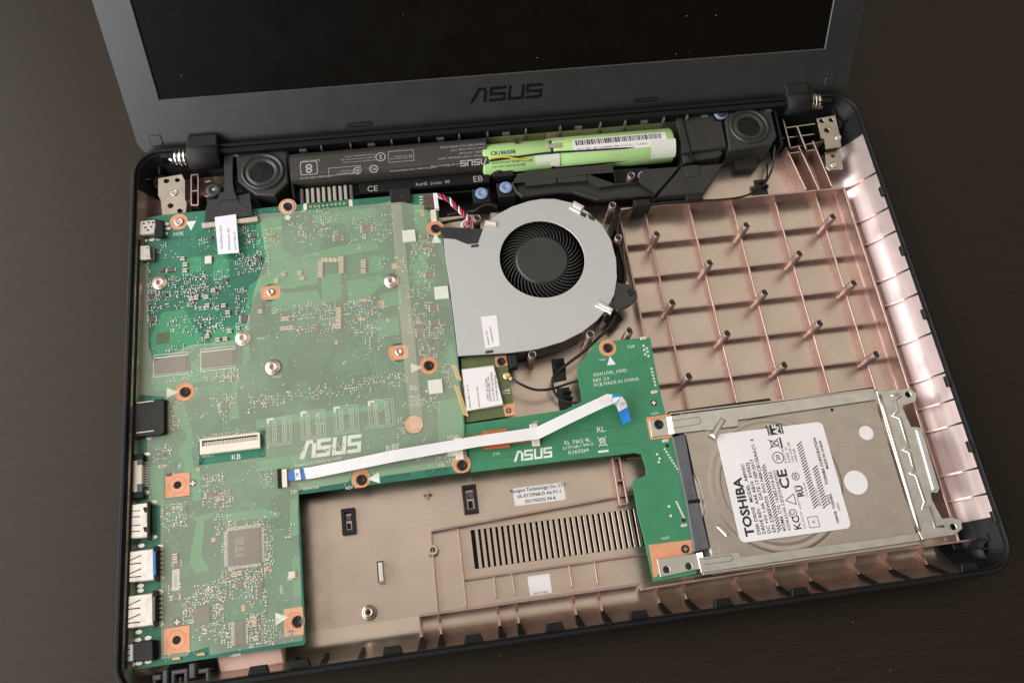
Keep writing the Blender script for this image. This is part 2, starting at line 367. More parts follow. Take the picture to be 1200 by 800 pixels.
# air vent in the floor: an opening crossed by slats
va = U(553, 636, FL); vb = U(748, 606, FL)
vx0, vx1 = va[0], U(778, 600, FL)[0]; vyl = (U(553, 636, FL)[1]+U(640, 641, FL)[1])/2
vc = (U(556, 645, FL)[1]+U(700, 622, FL)[1])/2; vh = 17.0/2
vyb, vyt = vc-vh, vc+vh
vent = [(vx0, vyb), (vx1, vyb), (vx1, vyt), (vx0, vyt)]
MB().prism(rr(19.6, 17.0), FL-1.2, FL, holes=[vent]).build('floor_panel', M['coat'], case)
npitch = 34; pitch = (vx1-vx0)/npitch
sl = None
for i in range(npitch+1):
    xc = vx0+pitch*i
    if i in (0, npitch): continue
    if sl is None:
        b = MB().prism([(-pitch*0.29, -vh), (pitch*0.29, -vh), (pitch*0.29, vh), (-pitch*0.29, vh)], -1.2, 0.02, bev=0.12)
        sl = b.mesh('vent_slat', M['coat'])
    link('vent_slat', sl, case, (xc, vc, FL))

def rib(p, q, h, t=1.0, z0=FL, name='rib', mt=None):
    P = U(p[0], p[1], z0+h); Q = U(q[0], q[1], z0+h)
    return MB().wall(P, Q, t, z0-0.4, z0+h, 0.15).build(name, mt or M['rib'], case)
def ribmm(p, q, h, t=1.0, z0=FL, name='rib', mt=None):
    return MB().wall(p, q, t, z0-0.4, z0+h, 0.15).build(name, mt or M['rib'], case)
# optical bay: boundary walls and the grid of low ribs
def mean(ps, k, z): return float(np.mean([U(x, y, z)[k] for x, y in ps]))
bay_t = mean([(735, 243), (860, 233), (985, 221)], 1, -9); bay_r = mean([(992, 225), (1025, 330), (1060, 440)], 0, -9)
bay_l = mean([(733, 250), (742, 330), (750, 380)], 0, -12); bay_b = U(780, 470, -12)[1]-6.0
ribmm((bay_l, bay_t), (bay_r, bay_t), 10, 1.1); ribmm((bay_r, bay_t-0.6), (bay_r, 16), 10, 1.1)
ribmm((bay_l, bay_t-0.6), (bay_l, U(760, 400, -16)[1]), 5, 1.0)
HR = 4.2
gx = [mean(p, 0, FL+HR) for p in ([(757, 250), (766, 287), (790, 410)], [(807, 243), (815, 277), (850, 400)], [(856, 237), (866, 272), (912, 430)], [(906, 233), (915, 266), (965, 415)], [(955, 227), (965, 262), (1015, 410)])]
gy = [mean(p, 1, FL+HR) for p in ([(740, 286), (860, 276), (985, 262)], [(745, 324), (870, 313), (1000, 299)], [(750, 364), (880, 353), (1015, 338)], [(765, 405), (890, 394), (1030, 378)], [(780, 449), (900, 436), (1045, 418)])]
for x in gx: ribmm((x, bay_t-0.6), (x, bay_b), HR, 0.9)
for y in gy: ribmm((bay_l+0.5, y), (bay_r-0.6, y), HR-0.15, 0.9)
# hollow posts
def standoff_mesh(r, ri, z0, z1, m_):
    return MB().lathe(0, 0, [(r+0.25, z0), (r, z0+2), (r-0.12, z1-0.25), (r-0.35, z1), (ri+0.15, z1), (ri, z1-0.3), (ri, z1-7), (0.01, z1-7.2)], 20).mesh('standoff', m_)
M['hole'] = M['gloss']
st_m = standoff_mesh(2.0, 1.5, FL, -3.0, M['rib'])
st_hole = MB().cyl(0, 0, 1.49, -8.0, -3.5, 16).mesh('bore', M['gloss'])
def standoff(x, y, me=st_m, hole=True, z=0):
    o = link('standoff', me, case, (x, y, z))
    if hole: link('bore', st_hole, o, (x, y, z))
    return o
cxs = [256.0, 279.2, 302.8, 325.8, 348.9]; cys = [181.1, 162.4, 143.4, 124.4, 105.5]
for j, y in enumerate(cys):
    for i, x in enumerate(cxs):
        if (i+j) % 2 == 0: standoff(x, y)
for px, py in ((718, 240), (725, 278), (624, 415), (692, 391), (738, 387)):
    p = U(px, py, -3); standoff(p[0], p[1])
for px, py in ((559, 255), (740, 205)):
    p = U(px, py, -3); standoff(p[0], p[1])
# ribs over the curved right wall
def wall_rib_right(y, h0=2.5):
    ds = [3.6, 5, 7, 9.5, 12.5, 16]; b = MB(); top = []; bot = []
    for d in ds:
        top.append((W-d, prof_z(max(d, 4.0))+h0*(0.25+0.75*min(1, (d-3.6)/6)))); bot.append((W-d, prof_z(max(d, 4.0))-0.5))
    poly = top+bot[::-1]; n = len(poly)
    vs = [(x, y-0.45, z) for x, z in poly]+[(x, y+0.45, z) for x, z in poly]; k = len(ds)
    fs = [[i, (i+1) % n, n+(i+1) % n, n+i] for i in range(n)]
    for i in range(k-1): fs += [[i, i+1, n-2-i, n-1-i], [n+i, n+n-1-i, n+n-2-i, n+i+1]]
    b.add(vs, fs); b.build('wall_rib', M['rib'], case)
    MB().tube([(W-d, y, prof_z(d)+h0*(0.25+0.75*min(1, (d-3.6)/6))) for d in (3.2, 4.2, 5.6, 7.2)], [0.45, 0.42, 0.35, 0.15], 6).build('rib_foot', M['black'], case)
for px, py in ((1028, 204), (1042, 245), (1051, 272), (1068, 316), (1078, 345), (1094, 391), (1109, 437), (1121, 468), (1132, 495), (1149, 548), (1160, 578)):
    wall_rib_right(U(px, py, -3)[1])
# front trough: step wall, ribs across the curved front wall with black feet at the rim
def front_rib(x, y1, rib_=True):
    if rib_:
        ds = [4.2, 6, 8, 10.5, 13, y1]; b = MB(); top = []; bot = []
        for d in ds:
            top.append((d, min(-12.8, prof_f(d)+2.2) if d > 8 else prof_f(d)+1.2)); bot.append((d, prof_f(d)-0.5))
        top[-1] = (y1, -13.2)
        poly = top+bot[::-1]; n = len(poly); k = len(ds)
        vs = [(x-0.45, y, z) for y, z in poly]+[(x+0.45, y, z) for y, z in poly]
        fs = [[i, (i+1) % n, n+(i+1) % n, n+i] for i in range(n)]
        for i in range(k-1): fs += [[i, i+1, n-2-i, n-1-i], [n+i, n+n-1-i, n+n-2-i, n+i+1]]
        b.add(vs, fs); b.build('wall_rib', M['rib'], case)
    w = 1.8 if rib_ else 1.6; ya = 8.3 if rib_ else 7.4
    vs = [(x-w, 3.0, -1.5), (x+w, 3.0, -1.5), (x+.55, ya, prof_f(ya)+2.6), (x-.55, ya, prof_f(ya)+2.6), (x-w, 3.0, -8), (x+w, 3.0, -8), (x+.55, ya, prof_f(ya)-.6), (x-.55, ya, prof_f(ya)-.6)]
    MB().add(vs, [[0, 1, 2, 3], [4, 7, 6, 5], [0, 4, 5, 1], [1, 5, 6, 2], [2, 6, 7, 3], [3, 7, 4, 0]]).build('rib_foot', M['black'], case)
EZ = -13.0
def EY(px, py): return U(px, py, EZ)[:2]
e = [EY(491, 721), EY(750, 684)]; e2 = [EY(751, 690), EY(895, 667)]; e3 = [EY(895, 664), EY(1156, 630)]
for a, b_ in (e, e2, e3): ribmm(a, b_, EZ-FL, 1.0, name='step_wall')
ribmm(e[0], (e[0][0], 5), 4.5)
for px, py in ((494, 757), (517, 752), (588, 742), (611, 739), (680, 728), (711, 722), (780, 712), (812, 706), (877, 697), (922, 690), (962, 684), (1020, 676), (1058, 670), (1102, 665)):
    x = U(px, py, -5)[0]
    yy = e[0][1] if x < e[1][0] else (e2[0][1] if x < e2[1][0] else e3[0][1])
    front_rib(x, yy-0.5)
for px, py in ((345, 783), (380, 772), (424, 766)):
    x = U(px, py, -5)[0]; front_rib(x, 9.5, False)
clip_m = MB().prism([(-4.2, 0), (4.2, 0), (3.2, 3.4), (-3.2, 3.4)], -1.8, 1.4, bev=0.3).mesh('rim_clip', M['black'])
for px, py in ((303, 790), (352, 781), (460, 764), (555, 750), (650, 736), (749, 722), (848, 707), (937, 692), (1135, 663)):
    x = U(px, py, -2)[0]; link('rim_clip', clip_m, case, (x, 2.8, -2.6))
sclip = MB().box(-1.6, -2.5, 0.6, 2.5, -1.2, 0.9, 0.3).mesh('rim_clip', M['blackm'])
for px, py in ((1040, 224), (1064, 293), (1092, 367), (1116, 446), (1144, 522), (1174, 604)):
    y = U(px, py, -1)[1]; link('rim_clip', sclip, case, (W-2.9, y, -0.9))
# floor ribs of the front area
for p, q, h in (((505, 622), (742, 578), 4.0), ((505, 624), (515, 738), 2.6), ((537, 619), (547, 710), 3.2), ((545, 679), (766, 647), 2.4), ((579, 675), (582, 700), 2.0), ((600, 671), (604, 696), 2.0), ((667, 661), (671, 687), 1.8), ((697, 657), (701, 684), 1.8)):
    rib(p, q, h, 0.8)
for p, q in (((718, 537), (727, 591)), ((726, 535), (736, 589)), ((718, 537), (726, 535)), ((723, 563), (731, 562)), ((727, 591), (736, 589))): rib(p, q, 5.5, 0.9)
rib((735, 537), (760, 534), 4, 0.8)
# small bosses and posts on the floor
p = U(432, 717, -16); o = standoff(p[0], p[1], MB().lathe(0, 0, [(3.4, FL), (3.3, -17.2), (2.9, -16.8), (2.3, -16.8), (2.2, -15.6), (1.9, -15.2), (1.1, -15.2), (1.0, -18)], 20).mesh('standoff', M['coat']), False)
link('bore', MB().cyl(0, 0, 1.05, -18.5, -17.2, 14).mesh('bore', M['gloss']), o, (p[0], p[1], 0))
p = U(507, 644, -15); o = standoff(p[0], p[1], MB().lathe(0, 0, [(3.0, FL), (2.5, -16), (2.3, -15), (1.2, -15), (1.1, -18)], 8, False).mesh('standoff', M['coat']), False)
link('bore', MB().cyl(0, 0, 1.12, -18.5, -16.5, 14).mesh('bore', M['gloss']), o, (p[0], p[1], 0))
p = U(446, 669, -14); MB().box(p[0]-1.5, p[1]-4.6, p[0]+1.5, p[1]+4.4, FL, -14, 0.6).build('locating_post', M['chrome'], case)
p = U(501, 578, -16); MB().box(p[0]-1.9, p[1]-0.35, p[0]+1.9, p[1]+0.35, FL, -15.5).box(p[0]-0.35, p[1]-1.9, p[0]+0.35, p[1]+1.9, FL, -15.3).build('cross_post', M['rib'], case)
for cx, cy, w, h in ((409, 611, 16, 30), (551, 585, 17, 33)):
    x0, y0, x1, y1 = rect_px(cx, cy, w, h, FL+0.4)
    pad = MB().prism([(x0, y0), (x1, y0), (x1, y1), (x0, y1)], FL, FL+2.6, holes=[[(x0+1.6, y0+1.8), (x1-1.6, y0+1.8), (x1-1.6, y1-1.8), (x0+1.6, y1-1.8)]], bev=0.2).build('latch_recess', M['blackm'], case)
    MB().box(x0+2.0, (y0+y1)/2+0.6, x1-1.8, y1-3.2, FL, FL+1.6, 0.2).build('latch', M['greyp'], pad)
    MB().box(x0+2.2, y0+2.6, x1-2.4, (y0+y1)/2-0.8, FL, FL+1.3, 0.2).build('latch', M['black'], pad)
# faint mould lines and a black strip added to darken the gap beside the drive
for i, l in enumerate(([(424, 604), (460, 600), (463, 640)], [(436, 635), (466, 632), (470, 682)], [(360, 596), (396, 592)], [(362, 640), (410, 632)], [(480, 618), (530, 612)], [(479, 611), (530, 605)], [(478, 604), (529, 598)], [(477, 597), (528, 591)], [(606, 553), (702, 542)], [(607, 560), (704, 549)], [(570, 610), (640, 603)], [(575, 560), (578, 600)], [(700, 550), (706, 585)])):
    b = MB(); q = [U(x, y, FL) for x, y in l]
    for c, d in zip(q, q[1:]): b.wall(c, d, 0.22, FL-0.1, FL+0.07+0.002*i)
    b.build('mould_line', M['coat'], case)
MB().prism(UP([(784, 482), (850, 473), (880, 469), (902, 466), (905, 470), (960, 462), (1024, 453), (1025, 459), (785, 491)], -9), FL, -9, bev=0.4).build('gap_strip', M['tape'], case)
# certification sticker
S1 = MB().prism(rrect(*rect_px(632, 578.5, 60, 21, FL+0.1), 0.8), FL+0.0, FL+0.1).build('sticker', M['label'], case); S1['label'] = 'white sticker with three lines of black print'
ptext('Paragon Technology Co., LTD\nUL-E173968-D A6 P1-1\n2017/05/02 94-4', 2.15, 632, 578.5, FL+0.14, S1, M['ink'], 0, align='CENTER', spacing=1.25, bold=0.02)
S2 = MB().prism(rrect(*rect_px(632.5, 684.5, 26, 23, FL+0.1), 0.2), FL+0.0, FL+0.1).build('sticker', M['label'], case)
S2['label'] = 'small square white sticker by the vent'
ptext('X541-17-0527', 1.1, 633.5, 694, FL+0.14, S2, M['ink'], 0, align='CENTER')
# rear wall and hinge corners in bare black plastic
yb = H-4.2
MB().box(14, yb-1.5, W-14, yb+1.3, FL, -0.4, 0.3).build('rear_wall', M['black'], case)
MB().box(24, 211, 290, yb-1.5, FL-0.3, FL+0.25).build('shaded_bay_floor', M['black'], case)  # copper floor lies in shadow; its darkness is painted as black
k1 = MB().box(-1.9, -1.2, 1.9, 0.6, -1.4, 0.6, 0.3).mesh('rim_clip', M['greyp'])
k2 = MB().box(-0.35, -2.0, 0.35, 0.4, -7, -0.2).box(-1.3, -2.3, 1.3, -0.6, -7.6, -6.9).mesh('rear_gusset', M['greyp'])
for px, py in ((203, 178), (275, 172), (354, 164), (434, 158), (515, 152), (592, 146), (677, 139), (754, 132), (824, 124), (898, 117), (958, 113)):
    x = U(px, py, -2)[0]; link('rim_clip', k1, case, (x, yb-1.4, -3.4))
for px, py in ((376, 163), (410, 160), (458, 157), (490, 154), (537, 151), (570, 148), (615, 145), (655, 141), (702, 137), (731, 135), (776, 131), (803, 128)):
    x = U(px, py, -2)[0]; link('rear_gusset', k2, case, (x, yb-1.4, -1.0))
for a, b_ in (((796, 122), (812, 190)), ((336, 170), (345, 232)), ((906, 120), (917, 170)), ((262, 165), (268, 215))):
    A = U(*a, -4); B = U(*b_, -4); MB().wall(A, B, 1.2, FL, -3.5, 0.2).build('bay_wall', M['black'], case)
A = U(575, 205, -8); B = U(800, 182, -8); MB().wall(A, B, 1.2, FL, -7, 0.2).build('bay_wall', M['black'], case)
A = U(345, 240, -10); B = U(575, 222, -10); MB().wall(A, B, 1.0, FL, -10, 0.2).build('bay_wall', M['black'], case)
# bare black corners around the hinges
def corner_liner(side):
    b = MB(); vs = []; k = 0; PR = PROF if side > 0 else PROF[:5]
    for d, z in PR:
        d2 = d+0.3; ring = rr(d2)[9:18]
        if side > 0: pts = [(W-d2, H-27)]+ring+[(W-60, H-d2)]
        else: pts = [(d2, H-22)]+[(W-x, y) for x, y in ring]+[(60, H-d2)]
        vs += [(x, y, z+0.25) for x, y in pts]; k = len(pts)
    b.add(vs, [[j*k+i, j*k+i+1, (j+1)*k+i+1, (j+1)*k+i] for j in range(len(PR)-1) for i in range(k-1)]); return b.build('corner_liner', M['black'], case)
corner_liner(1); corner_liner(-1)
b = MB(); vs = []
for d, z in PROF[:7]:
    d2 = d+0.3; pts = [(W-24, d2)]+rr(d2)[0:9]+[(W-d2, 24)]; vs += [(x, y, z+0.3) for x, y in pts]
b.add(vs, [[j*11+i, j*11+i+1, (j+1)*11+i+1, (j+1)*11+i] for j in range(6) for i in range(10)]); b.build('corner_liner', M['black'], case)
# egg-crate ribs by the hinges
for p, q in (((920, 150), (955, 145)), ((917, 162), (955, 157)), ((923, 174), (965, 165)), ((934, 147), (945, 175)), ((918, 140), (926, 172)), ((921, 172), (945, 222)), ((936, 170), (960, 222)), ((953, 165), (975, 218)), ((922, 180), (958, 175))):
    hz = 9 if p[1] > 160 else 12
    up = p[1] < 172 and q[1] < 178
    r_ = rib(p, q, hz-0.4 if up else hz, 0.7, mt=M['black'] if up else None)
    if up:
        P = U(*p, FL+hz); Q = U(*q, FL+hz); MB().wall(P, Q, 0.75, FL+hz-0.4, FL+hz, 0.1).build('rib_edge', M['hinge'], r_)
MB().box(*[v for v in (U(915, 175, -19)[0], U(915, 175, -19)[1], U(962, 130, -19)[0], U(962, 130, -19)[1])], FL, FL+0.4).build('hinge_well', M['black'], case)
for p, q in (((224, 205), (224, 240)), ((232, 204), (232, 240)), ((224, 205), (232, 204)), ((224, 224), (232, 223)), ((224, 240), (232, 240)), ((240, 213), (247, 212)), ((240, 230), (247, 229))): rib(p, q, 12, 0.8)
x0 = U(962, 108, 0)
for cx, cy in ((1008, 132), (186, 196)):
    p = (W-11.5, H-14.5) if cx > 600 else (11.5, H-14.5)
    MB().lathe(p[0], p[1], [(4.2, FL), (4.0, -8), (2.4, -8), (2.3, -12), (0.01, -12)], 18).build('corner_boss', M['blackm'], case)
    sgn = 1 if cx > 600 else -1
    MB().box(p[0]-0.5, p[1]+3.5, p[0]+0.5, p[1]+8, FL, -6).build('corner_gusset', M['blackm'], case)
    ga, gb = sorted((p[0]+sgn*3.8, p[0]+sgn*7.5)); MB().box(ga, p[1]-0.5, gb, p[1]+0.5, FL, -5).build('corner_gusset', M['blackm'], case)
pA = U(1000, 137, -9); pB = U(1030, 165, -9)
MB().box(U(996, 140, -14)[0], U(1000, 172, -14)[1], W-4.5, U(1000, 130, -14)[1], FL, -12, 0.4).build('corner_block', M['black'], case)
MB().box(U(996, 140, -8)[0]-0.6, U(1000, 172, -10)[1], U(996, 140, -8)[0]+3.0, U(1000, 140, -10)[1], FL, -8, 0.4).build('corner_block', M['blackm'], case)
p = U(1166, 645, -6)
b = MB(); b.lathe(p[0], p[1], [(7.5, -16), (7.0, -9), (5.2, -6.5), (4.6, -6.5), (4.2, -11), (0.01, -11.5)], 24); b.build('corner_boss', M['blackm'], case)
for a in (20, 95, 160, 230, 300):
    q = (p[0]+7.6*math.cos(math.radians(a)), p[1]+7.6*math.sin(math.radians(a))); b = MB().wall((p[0]+4*math.cos(math.radians(a)), p[1]+4*math.sin(math.radians(a))), q, 0.8, FL, -5.5); b.build('corner_gusset', M['blackm'], case)
MB().box(W-17.5, 4.6, W-4.6, 17, FL+0.2, -15.5, 0.4).build('corner_block', M['black'], case)
# left edge: dark port wall behind the connectors
MB().box(3.2, 12, 4.3, 205, FL, -2.6, 0.2).build('port_wall', M['black'], case)
for k, (y0, y1) in enumerate(((16, 20), (26, 29.5), (42, 45.5), (61, 64.5), (80, 83), (99, 104), (124, 128), (140, 170), (176, 182))):
    MB().box(1.6, y0, 9, y1, FL, -6.6-0.1*(k % 2), 0.3).build('port_divider', M['black'], case)
# front left: grey latch pieces and a pink coated pad
p0 = U(217, 787, -6)
lt = MB().box(p0[0]-13, 3.4, p0[0]+9, 8.0, FL, -10, 0.3).build('latch_block', M['black'], case)
for dx, w, y0, y1, z in ((-12.6, 3.4, 6.2, 8.2, -5.4), (-12.6, 1.2, 3.8, 7.0, -6), (-8.6, 2.0, 3.6, 9.6, -5.2), (-5.4, 6.4, 7.4, 9.0, -5.8), (-5.4, 1.3, 3.6, 8.0, -5.9), (-0.4, 1.4, 3.6, 8.0, -5.9), (-2.6, .9, 3.4, 6.0, -6.5), (1.8, 2.4, 5.0, 10.6, -5.0), (5.2, 4.2, 6.4, 8.0, -5.6), (8.0, 1.4, 3.6, 7.0, -6.0)):
    MB().box(p0[0]+dx, y0, p0[0]+dx+w, y1, -12, z, 0.45).build('latch', M['greyp'], lt)
MB().prism(UP([(252, 762), (330, 752), (334, 777), (258, 794)], -12), FL, -12, bev=0.8).build('coated_pad', M['pink'], case)

# ------------------------------------------------------------------ display lid
TILT = math.radians(34.07); LY, LZ = 255.8, -5.6
ld = np.array([0, math.sin(TILT), math.cos(TILT)]); ln = np.array([0, -math.cos(TILT), math.sin(TILT)])
L0 = np.array([0, LY, LZ])
def LP(px, py):                  # point of the lid face seen at a photo pixel, as (x, s)
    d = R.T @ np.array([(px-600)/FPX, (py-400)/FPX, 1.0]); k = np.dot(L0-CAM, ln)/np.dot(d, ln); p = CAM+k*d
    return p[0], float(np.dot(p-L0, ld))
def lidx(q): return L0+np.array([q[0], 0, 0])+ld*q[1]+ln*q[2]
def lbuild(b, name, m_, parent): b.xform(lidx); return b.build(name, m_, parent)
lid = thing('laptop_screen', 'dark grey laptop display lid with black screen tilted back behind the open case', 'laptop screen', (W/2, LY, LZ))
LW0, LW1, LH = 2.2, 379.4, 241.0
sx0, ss0 = LP(181, 119); sx1, ss1 = LP(968, 56); sb = (ss0+ss1)/2
sx0 = (sx0+LP(165, 19)[0])/2; sx1 = (sx1+LP(974, 10)[0])/2
lbuild(MB().prism(rrect(LW0, -1.0, LW1, LH, 7), -1.6, 0.0, holes=[[(sx0, sb), (sx1, sb), (sx1, LH-16), (sx0, LH-16)]], bev=0.35), 'bezel', M['bezel'], lid)
lbuild(MB().box(sx0-1, sb-1, sx1+1, LH-15, -2.2, -0.9), 'screen_panel', M['screen'], lid)
lbuild(MB().prism(rrect(LW0-0.6, -1.6, LW1+0.6, LH+0.6, 7.4), -7.4, -1.62, bev=0.4), 'back_cover', M['bezel'], lid)
a = LP(550, 120); b_ = LP(636, 97); s0 = LP(553, 121)[1]; s1 = LP(636, 97)[1]
b = MB()
for i, p in enumerate(logo(b_[0]-a[0], 7.6)): b.prism([(a[0]+x, s0+y, 0) [:2] for x, y in p], -0.1, 0.12+0.001*i)
lg = lbuild(b, 'logo', M['gloss'], lid)
for px, py in ((183, 165), (972, 96)):
    c = LP(px, py); o_ = rrect(c[0]-3.0, c[1]-2.9, c[0]+3.0, c[1]+2.9, 1.0); i_ = rrect(c[0]-2.75, c[1]-2.65, c[0]+2.75, c[1]+2.65, 0.9)
    f = lbuild(MB().prism(o_, -0.05, 0.05, holes=[i_]), 'bumper_groove', M['gloss'], lid)
    lbuild(MB().prism(i_, -0.05, 0.35, bev=0.15), 'rubber_bumper', M['bezel'], lid)
for px, py in ((421, 146), (757, 117)):
    c = LP(px, py); o_ = rrect(c[0]-6.8, c[1]-1.2, c[0]+6.8, c[1]+1.2, 1.1); i_ = rrect(c[0]-6.5, c[1]-0.85, c[0]+6.5, c[1]+0.85, 0.8)
    lbuild(MB().prism(o_, -0.05, 0.05, holes=[i_]), 'bumper_groove', M['gloss'], lid)
    lbuild(MB().prism(i_, -0.05, 0.25, bev=0.1), 'rubber_bumper', M['blackm'], lid)

# ------------------------------------------------------------------ hinges
def screw(parent, p, z, r=2.0, m_=None, name='screw'):
    b = MB().lathe(0, 0, [(r*0.96, -0.6), (r, -0.1), (r*0.9, 0.25), (r*0.66, 0.42), (r*0.58, 0.2), (0.01, 0.18)], 20)
    b.rbox(0, 0, r*1.0, r*0.24, 0.10, 0.40, 0.6).rbox(0, 0, r*0.24, r*1.0, 0.10, 0.405, 0.6)
    me = SCREW.get((r, m_ or 'screw'))
    if me is None: me = SCREW[(r, m_ or 'screw')] = b.mesh(name, M[m_ or 'screw'])
    return link(name, me, parent, (p[0], p[1], z))
SCREW = {}
def hinge(px_plate, z, barrel, label, holes, screws, strap=None):
    pts = UP(px_plate, z); c = np.mean(pts, 0)
    t = thing('hinge', label, 'hinge', (c[0], c[1], z-6), 'display hinges')
    MB().prism(pts, z-1.0, z, holes=[circ(*U(x, y, z)[:2], r, 14) for x, y, r in holes], bev=0.15).build('bracket', M['hinge'], t)
    for x, y, r in holes:
        MB().cyl(*U(x, y, z)[:2], r, z-3, z-1.4, 14).build('screw_hole', M['gloss'], t)
    for x, y in screws: screw(t, U(x, y, z), z+0.15, 1.9, 'steel')
    if strap:
        pts = UP(strap[0], strap[1]); MB().prism(pts, strap[1]-1, strap[1], bev=0.15).build('bracket', M['hinge'], t)
        MB().cyl(*U(976, 183, strap[1])[:2], 1.2, strap[1]-.9, strap[1]+.04, 14).build('screw_hole', M['gloss'], t)
        screw(t, U(977, 193, strap[1]), strap[1]+.15, 1.9, 'steel')
    # barrel: knuckle housing, washers, pin
    (ax, ay), (bx, by), zz = barrel
    A = U(ax, ay, zz); B = U(bx, by, zz); B[1] = A[1] = (A[1]+B[1])/2
    d = 1 if B[0] > A[0] else -1
    def ax_lathe(prof, name, m_):
        b = MB().lathe(0, 0, prof, 28); b.xform(lambda q: (A[0]+d*q[2], A[1]+q[0], zz+q[1])); return b.build(name, m_, t)
    L_ = abs(B[0]-A[0])
    ax_lathe([(0.01, 0), (5.6, 0), (6.4, 0.6), (6.5, L_-0.6), (6.0, L_), (0.01, L_)], 'knuckle', M['blackm'])
    MB().box(min(A[0], B[0])+0.3, A[1]-2, max(A[0], B[0])-0.3, A[1]+9.0, zz-5, zz+5.9, 0.6).build('knuckle_cover', M['blackm'], t)
    z_ = L_
    for k, (w, r) in enumerate(((1.2, 3.6), (0.9, 4.6), (1.0, 3.9), (0.9, 4.7), (1.2, 3.6), (1.6, 4.0))):
        ax_lathe([(0.01, z_), (r, z_), (r, z_+w*0.86), (0.01, z_+w*0.86)], 'washer', M['chrome'] if d < 0 else M['hinge']); z_ += w
    ax_lathe([(0.01, z_), (2.0, z_), (2.0, z_+3), (0.01, z_+3)], 'pin', M['chrome'] if d < 0 else M['hinge'])
    return t
hinge([(185, 209), (213, 204), (217, 212), (217, 234), (219, 238), (218, 249), (190, 253), (188, 234), (185, 229)], -7.0, ((259, 181), (222, 186), -3.5),
      'left steel hinge bracket with silver washers and black knuckle', [(195, 212, 1.3), (208, 211, 1.2), (200, 241, 1.4), (211, 247, 1.3)], [(204, 226)])
hinge([(957, 139), (979, 135), (984, 157), (986, 172), (968, 175), (966, 163), (962, 162), (961, 155)], -6.0, ((919, 122), (946, 120), -3.5),
      'right steel hinge bracket with stepped lower strap', [(963, 142, 1.3), (974, 141, 1.3), (969, 153, 1.5)], [(982, 161)],
      ([(967, 178), (985, 175), (988, 197), (972, 200), (968, 196)], -9.0))
# ------------------------------------------------------------------ motherboard
ZP = -6.5; ZF = ZP+1.15
mb_px = [(161, 257), (190, 252), (238, 247), (298, 245), (335, 241), (440, 231.5), (462, 229.5), (466, 236), (480, 235), (482, 228), (512, 226), (514, 254), (517, 262), (524, 307), (536, 410), (545, 500), (550, 552), (350, 579), (351, 600), (358, 752), (356, 755), (246, 771), (158, 784), (151, 778), (156, 690), (158, 600), (159, 480), (160, 380)]
mb = thing('motherboard', 'large green laptop motherboard under matte insulating film left of the fan', 'circuit board', (*U(330, 480, ZP)[:2], ZP-1.2))
board = MB().prism(UP(mb_px, ZP), ZP-1.2, ZP).build('board', M['mobo'], mb)
# copper pours that show lighter through the mask
pours = [[(300, 256), (330, 254), (330, 290), (345, 302), (400, 288), (440, 283), (445, 292), (400, 300), (345, 312), (320, 330), (300, 345), (292, 360), (291, 400), (294, 420), (280, 435), (278, 470), (281, 490), (268, 492), (272, 450), (285, 430), (285, 380), (292, 335), (318, 315), (300, 290)],
 [(315, 312), (372, 306), (372, 332), (340, 338), (318, 338)], [(318, 345), (372, 340), (380, 358), (345, 362), (318, 368)], [(376, 322), (400, 320), (400, 350), (378, 356)], [(405, 330), (445, 322), (452, 330), (430, 350), (410, 356)],
 [(432, 302), (450, 298), (448, 318), (432, 320)], [(213, 303), (236, 300), (236, 318), (213, 322)], [(250, 298), (268, 296), (268, 326), (250, 328)], [(190, 366), (216, 362), (225, 378), (240, 400), (220, 410), (178, 418), (176, 396)], [(256, 385), (286, 380), (284, 402), (250, 408), (244, 392)], [(188, 426), (250, 418), (250, 440), (190, 450)],
 [(176, 440), (280, 430), (280, 440), (230, 448), (180, 460)], [(300, 492), (430, 475), (438, 466), (450, 468), (454, 478), (300, 502)], [(204, 470), (215, 470), (224, 500), (228, 520), (214, 540), (208, 530), (220, 510), (206, 492)],
 [(216, 535), (224, 528), (228, 552), (216, 556)], [(226, 606), (250, 600), (250, 606), (232, 612)], [(230, 612), (240, 610), (236, 650), (246, 668), (230, 672), (222, 660)], [(258, 602), (310, 596), (330, 600), (325, 606), (290, 608), (262, 612)], [(340, 585), (349, 583), (351, 625), (340, 630)], [(342, 655), (352, 650), (354, 700), (344, 700)],
 [(350, 566), (440, 552), (520, 540), (524, 546), (440, 558), (350, 574)], [(484, 240), (498, 240), (505, 300), (490, 310)], [(480, 300), (500, 305), (510, 330), (486, 335)], [(524, 405), (532, 404), (538, 450), (530, 452)], [(512, 470), (540, 466), (545, 500), (538, 520), (514, 520)], [(365, 252), (440, 243), (440, 254), (400, 262), (370, 262)], [(195, 590), (215, 588), (214, 600), (196, 602)],
 [(176, 545), (192, 543), (192, 590), (178, 592)], [(255, 262), (268, 262), (268, 272), (256, 272)], [(225, 548), (234, 546), (236, 585), (226, 588)], [(445, 345), (470, 340), (472, 356), (446, 362)], [(440, 375), (466, 372), (468, 392), (444, 396)], [(300, 540), (360, 530), (360, 545), (302, 552)]]
for i, p in enumerate(pours): MB().prism(UP(p, ZP), ZP-0.02, ZP+0.02+0.0012*i, bottom=False).build('copper_pour', M['pour'], board)
